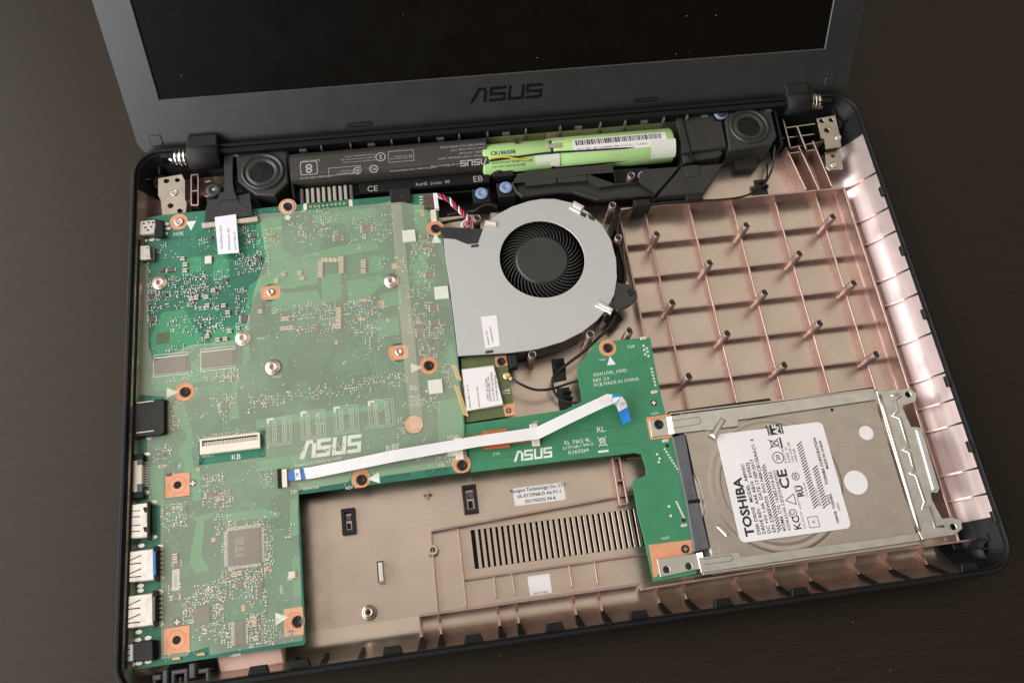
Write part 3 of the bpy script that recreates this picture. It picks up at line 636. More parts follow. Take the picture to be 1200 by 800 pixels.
# etched trace bundles
for i, p in enumerate(([(175, 462), (230, 455), (268, 450)], [(176, 466), (240, 458), (262, 456)], [(250, 290), (262, 300), (285, 314), (292, 312)], [(225, 290), (240, 278), (262, 274)], [(262, 508), (262, 488), (258, 482), (242, 502)], [(478, 420), (466, 440), (466, 500), (474, 508), (470, 520)], [(500, 470), (503, 495), (498, 510)], [(300, 500), (310, 512), (310, 530)], [(250, 600), (275, 596), (282, 590), (296, 588)], [(262, 566), (270, 560), (278, 562), (284, 552)], [(455, 415), (462, 425), (458, 432), (470, 445)], [(360, 285), (375, 262), (440, 252)], [(365, 290), (380, 268), (446, 258)], [(390, 545), (470, 533), (520, 527)], [(190, 605), (205, 600), (225, 604)])):
    b = MB()
    for k in range(3):
        q = [U(x+k*2.6, y+k*1.8, ZP) for x, y in p]
        for c, d in zip(q, q[1:]): b.wall(c, d, 0.35, ZP-0.02, ZP+0.068+0.001*(i % 9)+0.0004*k)
    b.build('trace', M['pour'], board)

def inside(p, poly):
    c = False; j = len(poly)-1
    for i in range(len(poly)):
        (xi, yi), (xj, yj) = poly[i], poly[j]
        if (yi > p[1]) != (yj > p[1]) and p[0] < (xj-xi)*(p[1]-yi)/(yj-yi)+xi: c = not c
        j = i
    return c
mbo = inset(ccw(UP(mb_px, ZP)), 1.5); rt = random.Random(12); bT, bV = MB(), MB(); DIRS = [(1, 0), (.707, .707), (0, 1), (-.707, .707), (-1, 0), (-.707, -.707), (0, -1), (.707, -.707)]
for _ in range(230):
    p = np.array([rt.uniform(4, 146), rt.uniform(12, 218)]); k = rt.randrange(8); nl = rt.choice((1, 1, 2, 3, 4)); pts = [p]
    for _s in range(rt.choice((2, 3, 4))):
        pts.append(pts[-1]+np.array(DIRS[k])*rt.uniform(2, 9)); k = (k+rt.choice((-1, 1))) % 8
    for j in range(nl):
        q = [v+np.array([.42*j, .42*j]) for v in pts]
        if not all(inside(v, mbo) for v in q): break
        for c, d in zip(q, q[1:]): bT.wall(c, d, .17, ZP-.01, ZP+.032)
        if rt.random() < .7: bV.cyl(q[-1][0], q[-1][1], .26, ZP-.01, ZP+.075, 6)
for _ in range(900):
    p = (rt.uniform(3, 147), rt.uniform(12, 218))
    if inside(p, mbo): bV.cyl(p[0], p[1], rt.choice((.14, .18, .22)), ZP-.01, ZP+.07, 6)
bT.build('fine_traces', M['tracem'], board, recalc=False)['kind'] = 'stuff'; bV.build('vias', M['silk'], board, recalc=False)['kind'] = 'stuff'
def chip(cx, cy, w, h, t=1.0, m_='chip', name='chip', bev=0.12, parent=None, z=ZP):
    return pbox(cx, cy, w, h, z-0.05, z+t, name, M[m_], parent or mb, bev)
def legs(c, cx, cy, w, h, n, sides, ln=3.2, z=ZP):
    """pins of a package, joined into one part"""
    x0, y0, x1, y1 = rect_px(cx, cy, w, h, z+0.5); b = MB(); L_ = ln/2.3
    for k in range(n):
        t = (k+0.5)/n
        if 'l' in sides: b.box(x0-L_, y0+(y1-y0)*t-(y1-y0)/n*0.28, x0+0.1, y0+(y1-y0)*t+(y1-y0)/n*0.28, z, z+0.35)
        if 'r' in sides: b.box(x1-0.1, y0+(y1-y0)*t-(y1-y0)/n*0.28, x1+L_, y0+(y1-y0)*t+(y1-y0)/n*0.28, z, z+0.35)
        if 't' in sides: b.box(x0+(x1-x0)*t-(x1-x0)/n*0.28, y1-0.1, x0+(x1-x0)*t+(x1-x0)/n*0.28, y1+L_, z, z+0.35)
        if 'b' in sides: b.box(x0+(x1-x0)*t-(x1-x0)/n*0.28, y0-L_, x0+(x1-x0)*t+(x1-x0)/n*0.28, y0+0.1, z, z+0.35)
    return b.build('pins', M['solder'], c)
ram = []
for cx, cy in ((200, 427), (255, 420)):
    c = chip(cx, cy, 37, 18, 0.9); ram.append(c)
    x0, y0, x1, y1 = rect_px(cx, cy, 41, 26, ZP+0.05)
    MB().prism([(x0, y0), (x1, y0), (x1, y1), (x0, y1)], ZP, ZP+0.09, holes=[[(x0+0.3, y0+0.3), (x1-0.3, y0+0.3), (x1-0.3, y1-0.3), (x0+0.3, y1-0.3)]], bottom=False).build('silkscreen_outline', M['silk'], board)
    a0, b0, a1, b1 = rect_px(cx, cy, 38, 22, ZP+0.05)
    MB().box(a0, b1-1.2, a1, b1-0.3, ZP, ZP+0.12).box(a0, b0+0.2, a1, b0+1.0, ZP, ZP+0.12).build('solder_pads', M['silk'], board)
    text('H5TC4G63CFR', 1.3, U(cx, cy, ZP+0.94), c, M['greyink'], 0, align='CENTER')
q = chip(286, 640, 39, 41, 1.05); legs(q, 286, 640, 39, 41, 26, 'lrtb', 3.6); text('ITE', 4.6, U(281, 641, ZP+1.07), q, M['greyink'], 90, align='CENTER', bold=0.3, sx=1.25); q['label'] = 'largest square controller chip'
q = chip(280.5, 741, 12, 28, 0.95); legs(q, 280.5, 741, 12, 28, 14, 'lr', 3.2)
chip(236, 720.5, 19, 18, 0.85)
q = chip(205, 700, 6, 7, 0.7); legs(q, 205, 700, 6, 7, 3, 'lr', 3)
for cx, cy, w, h in ((429, 268, 10, 9), (396, 279, 8, 7), (246, 579, 9, 8), (286, 373, 8, 8), (503, 322, 9, 6), (508, 361, 8, 8), (509, 378, 9, 7), (263, 475, 10, 8), (371, 385, 6, 8), (303, 304, 6, 6), (190, 533, 6, 4), (304, 694, 6, 9), (190, 316, 5, 4), (280, 685, 9, 5), (495, 382, 5, 4), (492, 392, 7, 6), (255, 575, 5, 5), (178, 374, 7, 5), (192, 346, 6, 4), (177, 346, 6, 5), (197, 555, 5, 4), (515, 405, 4, 9), (305, 685, 5, 6), (504, 400, 6, 4), (497, 277, 7, 4), (500, 288, 11, 3), (196, 597, 9, 3), (216, 596, 5, 5), (168, 285, 3, 6), (256, 590, 4, 5), (207, 660, 7, 8), (297, 276, 8, 4), (246, 278, 5, 4), (200, 316, 8, 4), (264, 328, 4, 4), (306, 357, 4, 6)):
    c = chip(cx, cy, w, h, 0.75)
    if w > 6: legs(c, cx, cy, w, h, 4, 'lr', 2.0)
# tan ceramic capacitors big enough to pick out
capm = MB().box(-1.05, -0.75, 1.05, 0.75, 0, 0.9, 0.12).mesh('capacitor', M['captan'])
endm = MB().box(-1.15, 0.42, 1.15, 0.95, -0.02, 0.93, 0.1).box(-1.15, -0.95, 1.15, -0.42, -0.02, 0.935, 0.1).mesh('terminals', M['solder'])
def cap(px, py, rot=0, s=1.0):
    o = link('capacitor', capm, mb, U(px, py, ZP+0.5)); o.location.z = (ZP-ORG['motherboard'][2])/1000
    ORG[o.name][2] = ZP; o.rotation_euler = (0, 0, rot); o.scale = (s, s, 1)
    t = link('terminals', endm, o, ORG[o.name]); return o
for y in (308, 313, 318, 323): cap(375.5, y, 0, 1.05); cap(400, y-5, 0, 1.05)
for x in (380, 385, 390, 395): cap(x, 305, math.pi/2, 1.05)
for y in (307, 312, 318): cap(426, y, 0, 1.05)
for y in (363, 368, 373, 378, 383): cap(397, y, 0, 1.05)
for x, y in ((332, 374), (336, 373.5), (331, 385), (336, 384.5), (341, 384), (392, 382), (351, 320), (332, 321), (324, 329), (354, 326), (243, 394), (255, 398), (264, 397), (269, 388), (267, 366), (224, 350), (230, 349), (242, 348), (243, 358), (214, 303), (217, 310), (217, 317), (262, 358), (250, 340), (305, 365), (205, 651), (205, 657), (340, 677), (300, 747), (298, 725), (298, 731), (275, 673), (281, 671)): cap(x, y, 0, 0.98)
# copper pads, screws, threaded nuts
def pad_ring(px, py, ro, ri, z=ZP, parent=None, m_='cu', bottom=True):
    p = U(px, py, z); return MB().prism(circ(p[0], p[1], ro, 28), z-0.02, z+0.085, holes=[circ(p[0], p[1], ri, 18)], bottom=False).build('copper_pad', M[m_], parent or mb)
for px, py in ((337, 242), (510, 267.5), (502, 428), (216, 459), (209.5, 260)):
    pad_ring(px, py, 4.4, 1.6)
for px, py in ((423, 562), (541, 545)):
    p = U(px, py, ZP); MB().prism(rrect(p[0]-4.2, p[1]-3.4, p[0]+4.2, p[1]+4.6, 3.6), ZP-0.02, ZP+0.085, holes=[circ(p[0], p[1], 1.6, 16)], bottom=False).build('copper_pad', M['cu'], mb)
for px, py in ((337, 242), (510, 267.5), (502, 428), (216, 459), (423, 562), (541, 545), (348, 728)):
    screw(mb, U(px, py, ZP+0.8), ZP+0.65, 2.35)
p = U(337, 242, ZP+0.3); MB().prism(circ(p[0], p[1], 3.1, 24), ZP+0.09, ZP+0.4, holes=[circ(p[0], p[1], 2.4, 24)]).build('washer', M['chrome'], mb)
screw(mb, U(209.5, 260, ZP+0.6), ZP+0.6, 2.3, 'steel')
for px, py, hx in ((208, 568, 12), (207, 749.5, 13)):
    p = U(px, py, ZP); s_ = 5.2
    sq = MB().prism([(p[0]-s_, p[1]-s_), (p[0]+s_, p[1]-s_), (p[0]+s_, p[1]+s_), (p[0]-s_, p[1]+s_)], ZP-0.02, ZP+0.085, holes=[circ(p[0], p[1], 1.7, 20)], bottom=False).build('copper_pad', M['cu'], mb)
    MB().prism(circ(p[0], p[1], 3.8, 28), ZP+0.08, ZP+0.11, holes=[circ(p[0], p[1], 3.5, 28)], bottom=False).build('pad_ring', M['captan'], sq)
    MB().cyl(p[0], p[1], 1.68, ZP, ZP+0.1, 20).build('screw_hole', M['gloss'], sq)
p = U(345, 727, ZP); MB().box(p[0]-4.2, p[1]-5.8, p[0]+3.6, p[1]+5.2, ZP-0.02, ZP+0.085).build('copper_pad', M['cu'], mb)
for px, py in ((226, 566), (207.5, 728.5)):
    p = U(px, py, ZP); hp = MB().cyl(p[0], p[1], 1.9, ZP, ZP+0.06, 20).build('locating_hole', M['gloss'], mb)
    MB().rbox(p[0], p[1], 2.3, 0.6, ZP+0.06, ZP+0.3).rbox(p[0], p[1], 0.6, 2.3, ZP+0.06, ZP+0.31).build('cross_post', M['tag'], hp)
for px, py in ((317, 343), (467, 413)):
    p = U(px, py, ZP); c = MB().prism(rrect(p[0]-4.6, p[1]-3.6, p[0]+4.6, p[1]+3.6, 2.4), ZP-0.02, ZP+0.09, bottom=False).build('copper_pad', M['cu'], mb)
    MB().lathe(p[0]+0.2, p[1]+0.1, [(1.7, ZP), (1.7, ZP+0.8), (1.3, ZP+0.95), (0.8, ZP+0.95), (0.75, ZP+0.2), (0.01, ZP+0.2)], 18).build('rivet', M['chrome'], c)
for px, py in ((187, 331), (285, 396), (320, 430), (459, 329)):
    p = U(px, py, ZP+0.5)
    MB().lathe(p[0], p[1], [(3.9, ZP), (3.8, ZP+0.5), (3.3, ZP+0.85), (2.5, ZP+0.9), (2.2, ZP+1.2), (1.3, ZP+1.25), (0.9, ZP+0.9), (0.8, ZP+0.2), (0.01, ZP+0.2)], 24).build('threaded_nut', M['nut'], mb)
p = U(485, 497, ZP); cc = MB().cyl(p[0], p[1], 4.3, ZP-0.02, ZP+0.09, 30).build('copper_pad', M['cu'], mb)
b = MB()
for k in range(-4, 5):
    hw = math.sqrt(max(0.1, 4.2**2-(k*0.92)**2)); b.box(p[0]-hw, p[1]+k*0.92-0.12, p[0]+hw, p[1]+k*0.92+0.12, ZP+0.08, ZP+0.12)
b.build('pad_hatching', M['foam'], cc)
for cx, cy, w, h in ((479.5, 276, 15, 13.5), (517.5, 342.5, 16, 14.5), (510.5, 452.5, 16.5, 16)): chip(cx, cy, w, h, 1.5, 'foam', 'foam_pad', 0.1)
chip(508, 252.5, 6.5, 14, 0.5, 'cream', 'tape_tab', 0.05)
fp = chip(206, 679, 9, 25, 0.14, 'foam', 'paper_label', 0.0)
ptext('1723M11', 1.5, 206, 679, ZP+0.17, fp, M['greyink'], 90, align='CENTER')
for cx, cy, w, h in ((244, 304, 8, 8.5), (342, 673, 8, 8)):
    c = chip(cx, cy, w, h, 1.0, 'cream', 'inductor', 0.1)
chip(191, 396, 15, 13, 0.09, 'wifipcb', 'test_pad', 0.0); chip(322, 277, 9, 8, 0.09, 'wifipcb', 'test_pad', 0.0)
# unpopulated memory footprints
for cx, cy, w, h in ((327.5, 505, 29, 33), (367, 497, 29, 33), (406, 491, 29, 32), (447, 484, 30, 32)):
    x0, y0, x1, y1 = rect_px(cx, cy, w, h, ZP); b = MB()
    for t in (0.0, 0.9):
        b.prism([(x0+t, y0+t), (x1-t, y0+t), (x1-t, y1-t), (x0+t, y1-t)], ZP, ZP+0.09, holes=[[(x0+t+.13, y0+t+.13), (x1-t-.13, y0+t+.13), (x1-t-.13, y1-t-.13), (x0+t+.13, y1-t-.13)]], bottom=False)
    b.prism([(x0, y1), (x0, y1-2.4), (x0+1.0, y1-2.4), (x0+1.0, y1-1.0), (x0+3.0, y1-1.0), (x0+3.0, y1)], ZP, ZP+0.1, bottom=False)
    f_ = b.build('silkscreen_outline', M['silk'], board); b = MB()
    for i in range(13):
        for j in range(6):
            xx = x0+(2.4+j*0.8 if j < 3 else (x1-x0)-2.4-(5-j)*0.8); yy = y0+1.8+i*(y1-y0-3.6)/12
            b.rbox(xx, yy, 0.36, 0.36, ZP, ZP+0.085)
    g = b.build('contact_dots', M['silk'], f_); g['kind'] = 'stuff'
# small surface-mount parts: (px, py, w, h, count, kind)
SM = [(300, 280, 60, 22, 70, 'w'), (365, 262, 52, 34, 70, 'w'), (382, 268, 30, 22, 50, 'w'), (428, 270, 40, 34, 60, 'w'), (296, 306, 40, 28, 70, 'm'), (298, 250, 16, 10, 8, 'w'), (210, 335, 70, 26, 85, 'm'), (240, 330, 60, 22, 70, 'w'), (205, 352, 50, 22, 60, 'w'), (178, 358, 12, 50, 50, 'm'), (240, 350, 40, 28, 60, 'm'), (208, 380, 24, 18, 26, 'w'), (246, 380, 50, 22, 80, 'w'), (284, 352, 16, 30, 26, 'm'), (284, 384, 16, 14, 24, 'w'), (240, 400, 30, 10, 12, 'w'), (206, 408, 22, 8, 12, 'm'), (346, 362, 56, 12, 40, 'w'), (350, 372, 40, 8, 44, 'w'), (356, 386, 40, 10, 40, 'w'), (384, 372, 20, 36, 70, 'w'), (420, 372, 40, 44, 90, 'w'), (440, 386, 26, 60, 60, 'w'), (416, 356, 18, 10, 20, 'w'), (455, 265, 14, 30, 36, 'w'), (494, 292, 26, 22, 50, 'm'), (500, 312, 20, 26, 36, 'w'), (490, 340, 30, 34, 50, 'w'), (496, 372, 34, 34, 60, 'm'), (506, 400, 30, 38, 70, 'm'), (505, 468, 24, 30, 34, 'w'), (524, 440, 12, 30, 24, 'w'), (332, 466, 70, 16, 60, 'w'), (400, 456, 76, 16, 60, 'w'), (440, 448, 60, 16, 50, 'w'), (468, 446, 20, 14, 14, 'w'), (216, 440, 50, 12, 26, 'w'), (260, 440, 36, 12, 26, 'm'), (270, 442, 22, 10, 18, 'm'), (263, 468, 30, 14, 36, 'w'), (262, 488, 10, 16, 12, 'w'), (205, 486, 12, 34, 44, 'w'), (190, 534, 22, 26, 34, 'w'), (250, 575, 26, 40, 70, 'w'), (262, 585, 22, 20, 40, 'm'), (204, 605, 30, 34, 80, 'w'), (312, 560, 20, 24, 40, 'w'), (260, 510, 60, 8, 26, 'w'), (262, 625, 22, 50, 50, 'w'), (292, 612, 50, 12, 36, 'w'), (315, 640, 12, 50, 50, 'w'), (285, 672, 50, 14, 50, 'm'), (270, 690, 60, 26, 80, 'w'), (300, 690, 26, 40, 60, 'm'), (244, 694, 30, 22, 60, 'w'), (228, 702, 26, 16, 30, 'w'), (222, 718, 16, 26, 40, 'w'), (254, 716, 18, 30, 40, 'w'), (250, 740, 40, 18, 40, 'w'), (300, 734, 24, 34, 70, 'm'), (318, 740, 14, 30, 36, 'w'), (262, 750, 20, 20, 24, 'w'), (336, 742, 18, 8, 20, 'm'), (302, 755, 26, 6, 12, 'w'), (205, 692, 16, 14, 14, 'w'), (250, 560, 30, 10, 14, 'w'), (322, 600, 50, 30, 6, 'w'), (376, 526, 60, 8, 20, 'w'), (470, 535, 50, 10, 16, 'm'), (520, 540, 20, 12, 16, 'm'), (420, 620, 1, 1, 0, 'w'), (340, 620, 10, 20, 6, 'w'), (190, 290, 12, 14, 12, 'w'), (200, 300, 20, 8, 10, 'w'), (470, 310, 24, 20, 20, 'w'), (445, 310, 20, 10, 10, 'w'), (250, 268, 12, 8, 16, 'w'), (285, 268, 14, 14, 24, 'w'), (238, 283, 12, 8, 20, 'w'), (470, 500, 10, 30, 14, 'w'), (310, 345, 8, 8, 5, 'w'), (175, 330, 4, 60, 20, 'w'), (295, 470, 10, 30, 14, 'w'), (320, 400, 60, 60, 4, 'w')]
bw, bd, bt = MB(), MB(), MB()
rnd = random.Random(3)
for px, py, w, h, n, kind in SM:
    n = int(n*0.95); gxn = max(2, int(w/2.6)); gyn = max(2, int(h/2.8)); used = set()
    for _ in range(n):
        gi, gj = rnd.randrange(gxn), rnd.randrange(gyn)
        if (gi, gj) in used: continue
        used.add((gi, gj))
        x = px-w/2+(gi+0.5)*w/gxn; y = py-h/2+(gj+0.5)*h/gyn; y -= (x-px)*0.13
        p = U(x, y, ZP)
        a = 0.24+rnd.random()*0.22; r_ = rnd.random()
        if kind == 'w' and r_ < 0.62:
            bw.rbox(p[0], p[1], a*1.15, a*1.15, ZP-0.02, ZP+0.07+rnd.random()*0.1)
        else:
            ln_ = 0.5+rnd.random()*0.5; hz = rnd.random() < 0.5
            dx, dy = (ln_*0.62, 0) if hz else (0, ln_*0.62)
            w_, d_ = (ln_*0.42, ln_*0.75) if hz else (ln_*0.75, ln_*0.42)
            bw.rbox(p[0]-dx, p[1]-dy, w_, d_, ZP-0.02, ZP+0.40); bw.rbox(p[0]+dx, p[1]+dy, w_, d_, ZP-0.02, ZP+0.40)
            (bd if r_ < 0.92 else bt).rbox(p[0], p[1], *((ln_*0.85, ln_*0.7) if hz else (ln_*0.7, ln_*0.85)), ZP-0.02, ZP+0.42)
for b, m_, nm in ((bw, 'soldw', 'solder_points'), (bd, 'capbrn', 'small_components'), (bt, 'captan', 'small_capacitors')):
    o = b.build(nm, M[m_], mb, recalc=False); o['kind'] = 'stuff'
# orange test copper spots
for px, py, w, h in ((462, 312, 6, 7), (447, 354, 7, 3), (448, 359, 5, 3), (426, 352, 9, 3), (424, 374, 8, 3), (394, 401, 3, 5), (454, 375, 3, 5), (490, 378, 8, 3), (285, 712, 4, 8), (245, 690, 8, 3), (313, 666, 4, 5), (190, 546, 9, 3), (232, 550, 4, 3), (256, 586, 6, 2), (495, 251, 4, 5), (317, 668, 3, 4), (250, 632, 5, 5), (248, 720, 1, 1), (259, 713, 6, 3)):
    x0, y0, x1, y1 = rect_px(px, py, w, h, ZP); MB().box(x0, y0, x1, y1, ZP-0.02, ZP+0.09).build('copper_pad', M['cu'], mb)
# edge contact dots beside the wireless slot, battery contact holes
b = MB()
for i in range(7):
    for j in range(2): p = U(530.5+i*0.9+j*3.2, 428+i*2.6+j*1.2, ZP); b.cyl(p[0], p[1], 0.62, ZP-.02, ZP+0.1, 10)
for i in range(14):
    for j in range(2): p = U(533+i*0.85+j*3.4, 452+i*2.55+j*1.2, ZP); b.cyl(p[0], p[1], 0.62, ZP-.02, ZP+0.1, 10)
for i in range(9): p = U(364+i*4.9, 242.5-i*0.5, ZP); b.cyl(p[0], p[1], 0.55, ZP-.02, ZP+0.1, 10)
o = b.build('contact_dots', M['gold'], mb); o['kind'] = 'stuff'
for px, py in ((357.5, 242), (411, 237.5)): chip(px, py, 4, 8, 0.1, 'cream', 'solder_pad', 0.0)
# silkscreen
logo_part(27.5, 8.2, (*U(351, 538, ZP)[:2], ZP+0.02), mb, M['silk'], 0, depth=0.09)
for px, py in ((187.5, 250), ):
    pass
def tri(px, py, d, s=3.6, parent=None, z=ZP):
    p = U(px, py, z); a = {'r': 0, 'u': 90, 'l': 180, 'd': 270}[d]
    MB().prism([(p[0]+s*math.cos(math.radians(a+k))*(1 if k == 0 else 0.85), p[1]+s*math.sin(math.radians(a+k))*(1 if k == 0 else 0.85)) for k in (0, 125, 235)], z-0.02, z+0.1, bottom=False).build('silkscreen_arrow', M['silk'], parent or mb)
tri(224, 263, 'd'); tri(511, 281, 'u'); tri(486, 431, 'r'); tri(200, 460, 'r'); tri(328, 724, 'r'); tri(440, 560, 'l'); tri(529, 530, 'u')
p = U(337, 255, ZP); MB().prism([(p[0]+(1.9 if k % 2 == 0 else 1.1)*math.cos(k*math.pi/6), p[1]+(1.9 if k % 2 == 0 else 1.1)*math.sin(k*math.pi/6)) for k in range(12)], ZP-0.02, ZP+0.1, bottom=False).build('silkscreen_star', M['silk'], mb)
for s_, sz, px, py, rot in (('M7E', 2.8, 203, 275, 0), ('KB', 3.4, 271, 536, 0), ('TP', 2.6, 340, 577, 0), ('X541UVK MAIN BOARD', 2.0, 345, 546, 3), ('REV 2.0', 1.9, 405, 572, 2), ('X541UVK', 1.7, 355, 573, 0), ('RL', 4.0, 452, 526, 0), ('RL', 3.4, 480, 455, 0), ('94V-0\nE152489\nK165-G', 1.9, 481, 470, 0), ('MOE', 2.4, 524, 513, 0), ('H0503', 1.3, 237, 535, 0), ('USB30', 1.5, 270, 768, 0), ('CPU1', 1.5, 320, 442, 0), ('H0501', 1.5, 301, 397, 0), ('UMA', 1.4, 350, 284, 0), ('1H', 1.6, 484, 257, 0), ('U5701', 1.7, 486, 248, 0), ('H7603', 1.5, 517, 436, 0), ('J0201', 1.6, 330, 695, 90), ('J5401', 1.4, 340, 714, 0)):
    ptext(s_, sz, px, py, ZP+0.06, mb, M['silk'], rot)
def wheelie(px, py, z, s, parent, m_):
    p = U(px, py, z); b = MB()
    for (a, c) in (((-.45, -.5), (.45, .5)), ((-.45, .5), (.45, -.5)), ((-.3, .3), (.3, .3)), ((-.3, .3), (-.2, -.4)), ((.3, .3), (.2, -.4)), ((-.2, -.4), (.2, -.4)), ((-.36, .36), (.36, .36))):
        b.wall((p[0]+a[0]*s, p[1]+a[1]*s), (p[0]+c[0]*s, p[1]+c[1]*s), 0.3*s/4.5+.06, z-0.02, z+0.09)
    return b.build('bin_symbol', m_, parent)
wheelie(464, 524, ZP, 4.0, mb, M['silk'])
# ports along the left edge
def port(name, poly_px, z0, z1, m_, label=None, bev=0.4):
    o = MB().prism(UP(poly_px, z1), z0, z1, bev=bev).build(name, M[m_], mb)
    if label: o['label'] = label
    return o
def slot(par, pts, z, m_='gloss', name='spring_slot', h=0.05):
    return MB().prism(UP(pts, z), z-0.3, z+h, bottom=False).build(name, M[m_], par)
Z1 = -3.4
o = port('power_jack', [(162, 259), (182, 257), (183, 263), (181, 273), (163, 276)], ZP, Z1, 'portg', 'metal power jack at the rear corner')
MB().prism(UP([(182, 257), (191, 258), (192, 277), (181, 277)], Z1-0.4), ZP, Z1-0.4, bev=0.3).build('jack_block', M['black'], o)
MB().box(*rect_px(158, 268, 7, 4, Z1-1), ZP+1, Z1-1, 0.3).build('centre_pin', M['chrome'], o)
for k, (x, y) in enumerate(((167, 261), (173, 260), (178, 260), (169, 266), (176, 265), (172, 269))): slot(o, [(x, y), (x+2.6, y-.3), (x+2.8, y+1.5), (x+.2, y+1.8)], Z1)
o = port('usb_c_port', [(154, 288), (176, 287), (177, 303), (155, 306)], ZP, Z1, 'portg', 'small plain metal port below the power jack')
for x, y in ((160, 291), (172, 290), (161, 301), (172, 300)): slot(o, [(x, y), (x+2, y), (x+2, y+.9), (x, y+.9)], Z1)
MB().prism(UP([(176, 289), (181, 290), (181, 305), (177, 305)], Z1-1.2), ZP, Z1-1.2).build('port_tail', M['capbrn'], o)
o = port('card_reader', [(149, 472), (190, 467), (193, 470), (193, 506), (189, 509), (151, 512), (149, 500)], ZP, Z1, 'blackm', 'black memory card reader')
MB().prism(UP([(190, 468), (195, 468), (195, 508), (190, 509)], Z1-1), ZP, Z1-1.0).build('contact_row', M['black'], o)
for pts in ([(160, 471.5), (180, 469), (180, 470), (160, 472.5)], [(160, 506.5), (180, 504), (180, 505), (160, 507.5)]): slot(o, pts, Z1, 'cream', 'edge_line')
b = MB()
for k in range(9): x_, y_ = U(197, 475+k*3.4, ZP)[:2]; b.box(x_-0.8, y_-0.3, x_+0.8, y_+0.3, ZP, ZP+0.4)
b.build('pins', M['gold'], o)
o = port('network_port', [(147, 536), (165, 533), (167, 537), (167, 578), (163, 581), (148, 580)], ZP, Z1-0.4, 'cream', 'network jack with black surround')
MB().prism(UP([(146, 533), (168, 531), (168, 538), (146, 541)], Z1-.2), ZP, Z1-0.2, bev=0.2).build('jack_frame', M['black'], o); MB().prism(UP([(147, 577), (168, 575), (168, 583), (148, 584)], Z1-.2), ZP, Z1-0.2, bev=0.2).build('jack_frame', M['black'], o)
MB().prism(UP([(149, 545), (156, 545), (156, 566), (149, 566)], Z1-.2), ZP, Z1-0.2, bev=0.2).build('jack_flap', M['capbrn'], o)
MB().prism(UP([(160, 535), (167, 535), (167, 544), (160, 545)], Z1-.2), ZP, Z1-0.25, bev=0.2).build('jack_frame', M['greyp'], o); MB().prism(UP([(160, 567), (167, 566), (167, 577), (160, 578)], Z1-.2), ZP, Z1-0.25, bev=0.2).build('jack_frame', M['greyp'], o)
b = MB()
for k in range(10): x_, y_ = U(171, 542+k*3, ZP)[:2]; b.box(x_-0.9, y_-0.25, x_+0.9, y_+0.25, ZP, ZP+0.4)
b.build('pins', M['solder'], o)
o = port('hdmi_port', [(148.5, 591), (173, 588), (173, 629), (149, 632)], ZP, Z1, 'port', 'metal video port with two pairs of springs')
for y in (600, 607, 617, 624):
    slot(o, [(151, y), (154, y-2), (164, y-2.6), (164, y-1.6), (154.6, y-1), (152, y+.8)], Z1)
MB().prism(UP([(172, 588), (176, 587), (176, 631), (172, 632)], Z1-0.6), ZP, Z1-0.6).build('port_tail', M['black'], o)
for y in (594, 617): slot(o, [(168, y), (172, y), (172, y+6), (169, y+6), (169, y+3.5), (168, y+3)], Z1)
def usb(name, pts, tail, back, label, inner):
    o = port(name, pts, ZP-2, Z1+0.4, 'port', label); z = Z1+0.4
    x0, y0 = pts[0]; hgt = pts[3][1]-pts[0][1]; w_ = pts[1][0]-pts[0][0]
    for f in (0.14, 0.56):
        yy = y0+hgt*f
        q = [(x0+1.5, yy+hgt*0.16), (x0+w_*0.55, yy-1.5), (x0+w_*0.56, yy-0.4), (x0+4, yy+hgt*0.16), (x0+4, yy+hgt*0.24), (x0+w_*0.55, yy+hgt*0.20), (x0+w_*0.55, yy+hgt*0.235), (x0+1.5, yy+hgt*0.28)]
        slot(o, q, z)
        slot(o, [(x0+1.5, yy+hgt*.17), (x0+4, yy+hgt*.17), (x0+4, yy+hgt*.25), (x0+1.5, yy+hgt*.25)], z, inner, 'tongue_gap', 0.08)
    MB().prism(UP(tail, Z1-.4), ZP, Z1-0.3).build('port_tail', M['black'], o)
    MB().prism(UP(back, Z1+.45), ZP, Z1+0.5, bev=0.2).build('insulator', M[inner], o)
    b = MB()
    ya, yb_ = tail[1][1]+2, tail[2][1]-2
    for k in range(7): x_, y_ = U(tail[1][0]+3.5, ya+(yb_-ya)*(k+.5)/7, ZP)[:2]; b.box(x_-1, y_-.35, x_+1, y_+.35, ZP, ZP+.3)
    b.build('pins', M['solder'], o)
usb('usb_port', [(147.5, 646), (180, 642), (181, 679), (147, 683)], [(180, 640), (185, 639), (185, 680), (181, 680)], [(178.5, 646), (182.5, 645), (183, 673), (179, 674)], 'metal port with blue insulator', 'bluep')
usb('usb_port', [(146, 698), (179, 694), (180, 732), (146, 737)], [(179, 692), (184, 691), (184, 733), (180, 734)], [(178, 699), (182, 698), (182, 727), (178, 728)], 'metal port with black insulator', 'greyp')
o = port('audio_jack', [(156, 752), (179, 749), (180, 773), (156, 775)], ZP, Z1, 'blackm', 'square black audio jack')
MB().prism(UP([(147, 755), (156, 754), (156, 774), (147, 775)], Z1-.4), ZP, Z1-0.4, bev=0.3).build('jack_mouth', M['tag'], o)
for y in (760, 767): MB().prism(UP([(146, y), (152, y-.5), (152, y+1), (146, y+1.5)], Z1-.2), Z1-.6, Z1-0.25).build('jack_slot', M['gloss'], o)
MB().prism(UP([(180, 750), (185, 750), (185, 771), (180, 772)], Z1-2), ZP, Z1-2.2).build('jack_tail', M['black'], o)
